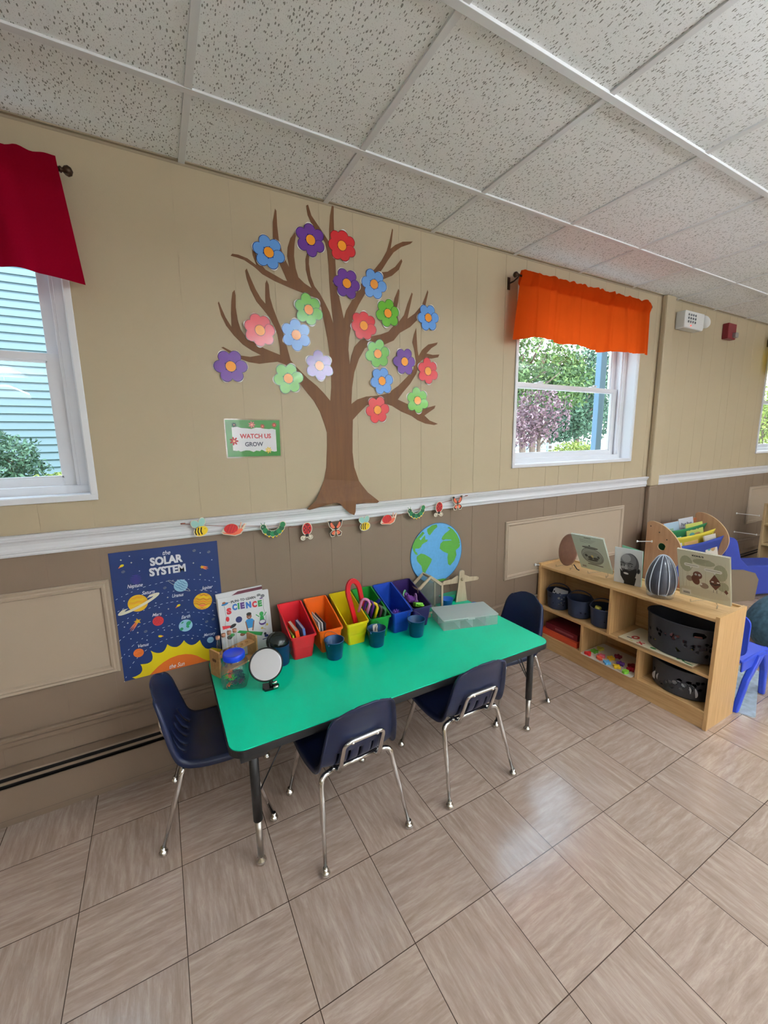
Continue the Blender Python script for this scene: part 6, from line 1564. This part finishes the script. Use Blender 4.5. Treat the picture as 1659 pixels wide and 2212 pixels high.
# brown oval shape on an easel
ov = thing('brown_oval', 'flat brown oval standing on a clear stand at the left end of the shelf top', 'oval object', (2.470, 1.838, ST+.014), radians(-78))
MB().lathe([(0, -.012), (.5, -.011), (.9, -.006), (1, 0), (.9, .006), (.5, .011), (0, .012)], 40, 0, Matrix.Translation((0, 0, .113)) @ Matrix.Rotation(radians(-12), 4, 'X') @ Matrix.Rotation(pi/2, 4, 'X') @ Matrix.Diagonal((.068, .113, 1, 1))).build('oval_body', M('oval_brown', (136, 98, 80), .55, noise=.12, scale=30), ov)
MB().tube([(.05, -.012, .02), (.064, -.014, .006), (.078, -.02, -.006), (.094, -.02, -.010)], .0035, 8).build('cord', black, ov, label='black cord')
easel('clear easel under the brown oval at the left end of the shelf top', 2.470, 1.845, radians(-78), .05, .08)
# ribbed egg-shaped object
hb = thing('ribbed_helmet', 'dark grey egg-shaped ribbed object with white seams between two books on the shelf', 'ribbed object', (2.452, 1.212, ST+.012), radians(20))
eg = [(0, 0), (.045, .004), (.068, .020), (.080, .050), (.083, .080), (.078, .120), (.066, .160), (.048, .195), (.026, .222), (0, .232)]
P_ = smooth_path([(r, 0, z) for r, z in eg], 4); prof = [(max(p.x, 0), p.z) for p in P_]
mb = MB(); seg = 80; vs = []
for r, z in prof:
    for i in range(seg):
        a = 2*pi*i/seg; q = r*(1-.07*(1-abs(sin(a*5)))**2); vs.append((q*cos(a), q*sin(a)*.92, z))
mb.add(vs, [(j*seg+i, j*seg+(i+1) % seg, (j+1)*seg+(i+1) % seg, (j+1)*seg+i) for j in range(len(prof)-1) for i in range(seg)], 0, True)
mb.build('dark_panel', M('felt_charcoal', (62, 66, 78), .45, noise=.15, scale=40, coat=.5), hb)
mb = MB()
for k in range(10):
    a = pi*k/5; mb.tube([(r*1.004*cos(a), r*1.004*.92*sin(a), z) for r, z in prof], [.0016+.0014*sin(pi*i/(len(prof)-1)) for i in range(len(prof))], 6)
mb.build('white_seam', M('seam_white', (214, 222, 234), .25, coat=.5), hb, label='white raised seams')
MB().lathe([(.060, -.010), (.066, -.010), (.070, .020), (.064, .020)], 32).build('clear_ring', acr, hb)
MB().tube([(.075, -.02, .0), (.092, -.03, -.006), (.105, -.03, -.008)], .004, 8).build('dark_tab', black, hb)

# small white spacers that tie furniture to the wall
def spacer(label, p0, p1):
    t = thing('wall_spacer', label, 'spacer', p0); d = Vector(p1)-Vector(p0)
    mb = MB().cyl((0, 0, 0), d, .0035, seg=8)
    mb.sphere((0, 0, 0), .010, 12, 8, sc=(1, .6, 1)); mb.sphere(d, .010, 12, 8, sc=(1, .6, 1)); mb.build('strap', off, t)
spacer('white spacer between the left end of the wooden shelf and the wall', (2.325, 1.992, .612), (2.385, 1.975, .604))
# ================================================================== BOOK DISPLAY
bd = thing('book_display', 'wooden book display with coloured cloth pockets behind the shelf', 'book rack', (3.50, 1.88, 0))
sidew = wood_mat('display_wood', (172, 130, 94), (190, 148, 110), 'Z', 4, .5, 12)
prof_ = [(0, 0), (0, .815), (-.018, .830), (-.055, .832), (-.12, .812), (-.19, .765), (-.245, .700), (-.272, .630), (-.268, .560), (-.240, .490), (-.215, .44), (-.22, .36), (-.29, .28), (-.33, .20), (-.34, 0)]
pp_ = prof_[:2]+[(p.x, p.y) for p in smooth_path([(a, b, 0) for a, b in prof_[2:-1]], 3)]+prof_[-1:]
def side_panel(x, hole):
    mb = MB(); m = Matrix.Translation((x, 0, 0)) @ mir
    if not hole: mb.prism(pp_, 0, .014, 0, m, side=1)
    else:
        hy, hz, hr = -.125, .635, .030
        # split the outline around the finger hole
        for z in (0, .014):
            polys = geometry.tessellate_polygon([[Vector((p[0], p[1], 0)) for p in pp_], [Vector((hy+hr*cos(-2*pi*k/20), hz+hr*sin(-2*pi*k/20), 0)) for k in range(20)]])
            al = [(p[0], p[1], z) for p in pp_]+[(hy+hr*cos(-2*pi*k/20), hz+hr*sin(-2*pi*k/20), z) for k in range(20)]
            mb.add(al, [tuple(t) if z else tuple(t)[::-1] for t in polys], 0, False, m)
        for ringpts in (pp_, [(hy+hr*cos(2*pi*k/20), hz+hr*sin(2*pi*k/20)) for k in range(20)]):
            n = len(ringpts); vs = [(p[0], p[1], 0) for p in ringpts]+[(p[0], p[1], .014) for p in ringpts]
            mb.add(vs, [(i, (i+1) % n, (i+1) % n+n, i+n) for i in range(n)], 1, False, m)
        for a, b in ((-.03, .79), (-.10, .75), (-.16, .70)): mb.prism(ell(a, b, .005, .005, 8), -.001, 0, 2, m)
    return mb.build('side_panel', [sidew, M('ply_edge', (204, 172, 132), .5), M('screw_dark', (50, 40, 36), .5)], bd)
side_panel(0, True); side_panel(.766, False)
MB().box(.014, .766, -.012, 0, .06, .78).build('back_board', M('display_orange', (168, 92, 54), .5), bd)
def pocket(y, ztop, zbot, col, nm):
    mb = MB(); n = 24
    for dx in (0,):
        vs = []; 
        for j in range(9):
            v = j/8
            for i in range(n+1):
                u = i/n; sag = .014*sin(pi*u)*v
                vs.append((.016+.748*u, y-.010-.035*v+.012*sin(pi*v), zbot+(ztop-zbot)*v-sag))
        mb.add(vs, [(j*(n+1)+i, j*(n+1)+i+1, (j+1)*(n+1)+i+1, (j+1)*(n+1)+i) for j in range(8) for i in range(n)], 0, True)
    o = mb.build('cloth_pocket', M('pocket_'+nm, col, .8), bd, label=nm+' cloth pocket', weld=False); s = o.modifiers.new('thickness', 'SOLIDIFY'); s.thickness = .004
pocket(-.055, .745, .54, (30, 112, 66), 'green'); pocket(-.125, .705, .48, (206, 186, 60), 'yellow'); pocket(-.190, .655, .38, (40, 60, 140), 'blue')
rb = random.Random(2)
def rack_book(label, x, y, z, w, h, c, txt=None, tc_=None, lean=-.20):
    t = thing('picture_book', label, 'book', (3.50+x, 1.88+y, z), rot=(lean, 0, 0), group='books in the book display')
    mb = MB().box(0, w, 0, .003, 0, h, 0)
    if txt: mb.text(txt, w*.5, h*.72, w*.72, h*.16, .0004, 1, am, bold=.03)
    mb.flat(ell(w*.3, h*.40, w*.16, h*.12, 14), .0004, 2, am); mb.flat(ell(w*.62, h*.36, w*.2, h*.14, 14), .0004, 3, am)
    mb.build('front_cover', [M('rc_'+label[:12], c, .45), M('rc_ink', (70, 70, 84), .5), M('rc_teal', (88, 150, 150), .5), M('rc_tan', (180, 140, 90), .5)], t)
    MB().box(.002, w-.002, .003, .008, .002, h-.002).build('pages', M('paper', (228, 224, 214), .8), t)
rack_book('white fish book at the back right of the book display', .46, -.048, .61, .24, .19, (206, 208, 216), 'Pout Pout')
rack_book('pale blue book at the back middle of the book display', .22, -.050, .61, .23, .175, (170, 194, 212))
rack_book('light blue book at the back left of the book display', .02, -.052, .61, .20, .165, (182, 206, 220))
rack_book('green animal book leaning in the second pocket at the left', .12, -.112, .58, .13, .175, (128, 164, 138))
rack_book('yellow-green book in the second pocket at the right', .44, -.112, .60, .28, .165, (188, 192, 96), 'FLY')
rack_book('white thin book in the third pocket at the left', .08, -.176, .53, .17, .165, (198, 204, 210))
rack_book('yellow-orange book in the third pocket', .29, -.174, .53, .22, .145, (204, 160, 96))
rack_book('pale book edge at the right of the blue pocket', .52, -.226, .49, .20, .185, (214, 204, 190))
spacer('white spacer holding the book display to the wall', (3.36, 1.87, .675), (3.498, 1.83, .665))

# ================================================================== SOFT SEAT, BEANBAG, BLUE CHAIR, RUG, CUBBY
blue_f = M('sofa_blue', (46, 62, 150), .75, bump=.3, bscale=300)
tan_f = M('sofa_tan', (124, 106, 84), .7)
sf = thing('soft_seat', 'blue foam toddler sofa with a brown side panel behind the shelf', 'sofa', (4.40, 1.68, 0), radians(-20))
side = [(0, 0), (0, .42), (.02, .445), (.10, .455), (.34, .42), (.54, .36), (.62, .30), (.64, 0)]
sp_ = rrect(0, .64, 0, .40, .06, 5)
MB().prism([(-.02, 0), (-.02, .300), (.04, .315), (.22, .30), (.34, .265), (.385, .20), (.37, .01), (.36, 0)], 0, .02, 0, am).build('side_panel', tan_f, sf, bevel=.004)
prof = [(0, .04), (0, .56), (.03, .60), (.10, .605), (.14, .57), (.20, .40), (.28, .33), (.78, .31), (.86, .27), (.86, .04)]
MB().prism(prof, -.27, -.001, 0, am, smooth=False).build('cushion', blue_f, sf, bevel=.025, seg=4)
MB().prism([(-.02, 0), (-.02, .300), (.04, .315), (.22, .30), (.34, .265), (.385, .20), (.37, .01), (.36, 0)], -.291, -.271, 0, am).build('side_panel', tan_f, sf, bevel=.004)
bb_ = thing('beanbag', 'dark teal plush beanbag at the right edge behind the shelf', 'beanbag', (3.78, .93, 0))
q = MB(); q.sphere((0, 0, .20), .36, 40, 24, sc=(1, .86, .70))
o = q.build('beanbag_body', M('teal_plush', (72, 104, 120), .95, noise=.3, scale=28, bump=.8, bscale=60), bb_)
me = o.data
for v in me.vertices:
    n_ = 1+.03*sin(9*v.co.x)*sin(8*v.co.y+1)+.02*sin(14*v.co.z+5*v.co.x); v.co.x *= n_; v.co.y *= n_; v.co.z = max(v.co.z, .0)
    if v.co.z > .36: v.co.z = .36+(v.co.z-.36)*.5
# blue plastic chair, side on, facing right
bp_ = M('blue_chair_plastic', (44, 74, 200), .35)
bc = thing('plastic_chair', 'small bright blue plastic chair just behind the end of the wooden shelf', 'chair', (2.665, .895, 0))
mb = MB(); mb.box(.035, .36, .0, .30, .272, .288); mb.box(.035, .36, -.012, 0, .225, .288).box(.035, .36, .300, .312, .225, .288).box(.345, .36, 0, .3, .24, .288)
mb.build('seat', bp_, bc, bevel=.012, seg=3)
def lofted(pts, name):
    mb = MB(); vs = []
    for (x, y, z, a, b) in pts: vs += [(x-a, y-b, z), (x+a, y-b, z), (x+a, y+b, z), (x-a, y+b, z)]
    fs = [(0, 3, 2, 1), tuple(len(vs)-4+i for i in range(4))]
    for i in range(len(pts)-1):
        for k in range(4): fs.append((i*4+k, i*4+(k+1) % 4, i*4+4+(k+1) % 4, i*4+4+k))
    mb.add(vs, fs); return mb.build(name, bp_, bc, bevel=.008, seg=3)
for y in (-.012, .312):
    lofted([(.012, y, 0, .016, .015), (.10, y, .16, .019, .016), (.20, y, .25, .026, .018), (.235, y, .285, .030, .018)], 'leg')
    lofted([(.345, y, 0, .015, .015), (.325, y, .16, .018, .016), (.29, y, .25, .024, .018), (.270, y, .285, .028, .018)], 'leg')
mb = MB(); mb.prism(rrect(-.012, .312, .30, .54, .05, 5), 0, .014, 0, Matrix.Translation((.060, 0, 0)) @ mir); mb.box(.050, .075, .05, .25, .27, .34)
mb.build('backrest', bp_, bc, bevel=.004)
o = MB().prism(rrect(0, .62, 0, .40, .02, 4), 0, .006, 0).build('floor_mat', M('mat_pattern', (176, 190, 200), .7, noise=.25, scale=28), None, (2.70, .80, .0), (0, 0, radians(18))); tag(o, 'grey-blue patterned floor mat under the blue plastic chair', 'mat')
# cubby at the right edge
cu_ = thing('cubby_shelf', 'tan wooden cubby shelf standing by the wall at the right edge', 'shelf', (5.37, 1.30, 0))
cw = wood_mat('cubby_wood', (170, 144, 104), (190, 164, 124), 'Z', 4, .5, 10)
for y in (-.45, .45): MB().box(0, .32, y, y+.02, 0, .83).build('end_panel', cw, cu_, bevel=.002)
for z in (.0, .205, .395, .605, .81): MB().box(.002, .315, -.43, .45, z, z+.018).build('shelf_board', cw, cu_, bevel=.002)
MB().box(.315, .32, -.43, .45, .02, .82).build('back_panel', cw, cu_)
for z, w_ in ((.70, 'upper'), (.50, 'lower')): spacer(w_+' white spacer between the wall and the cubby shelf at the right edge', (5.33, 1.97, z), (5.38, 1.80, z-.005))
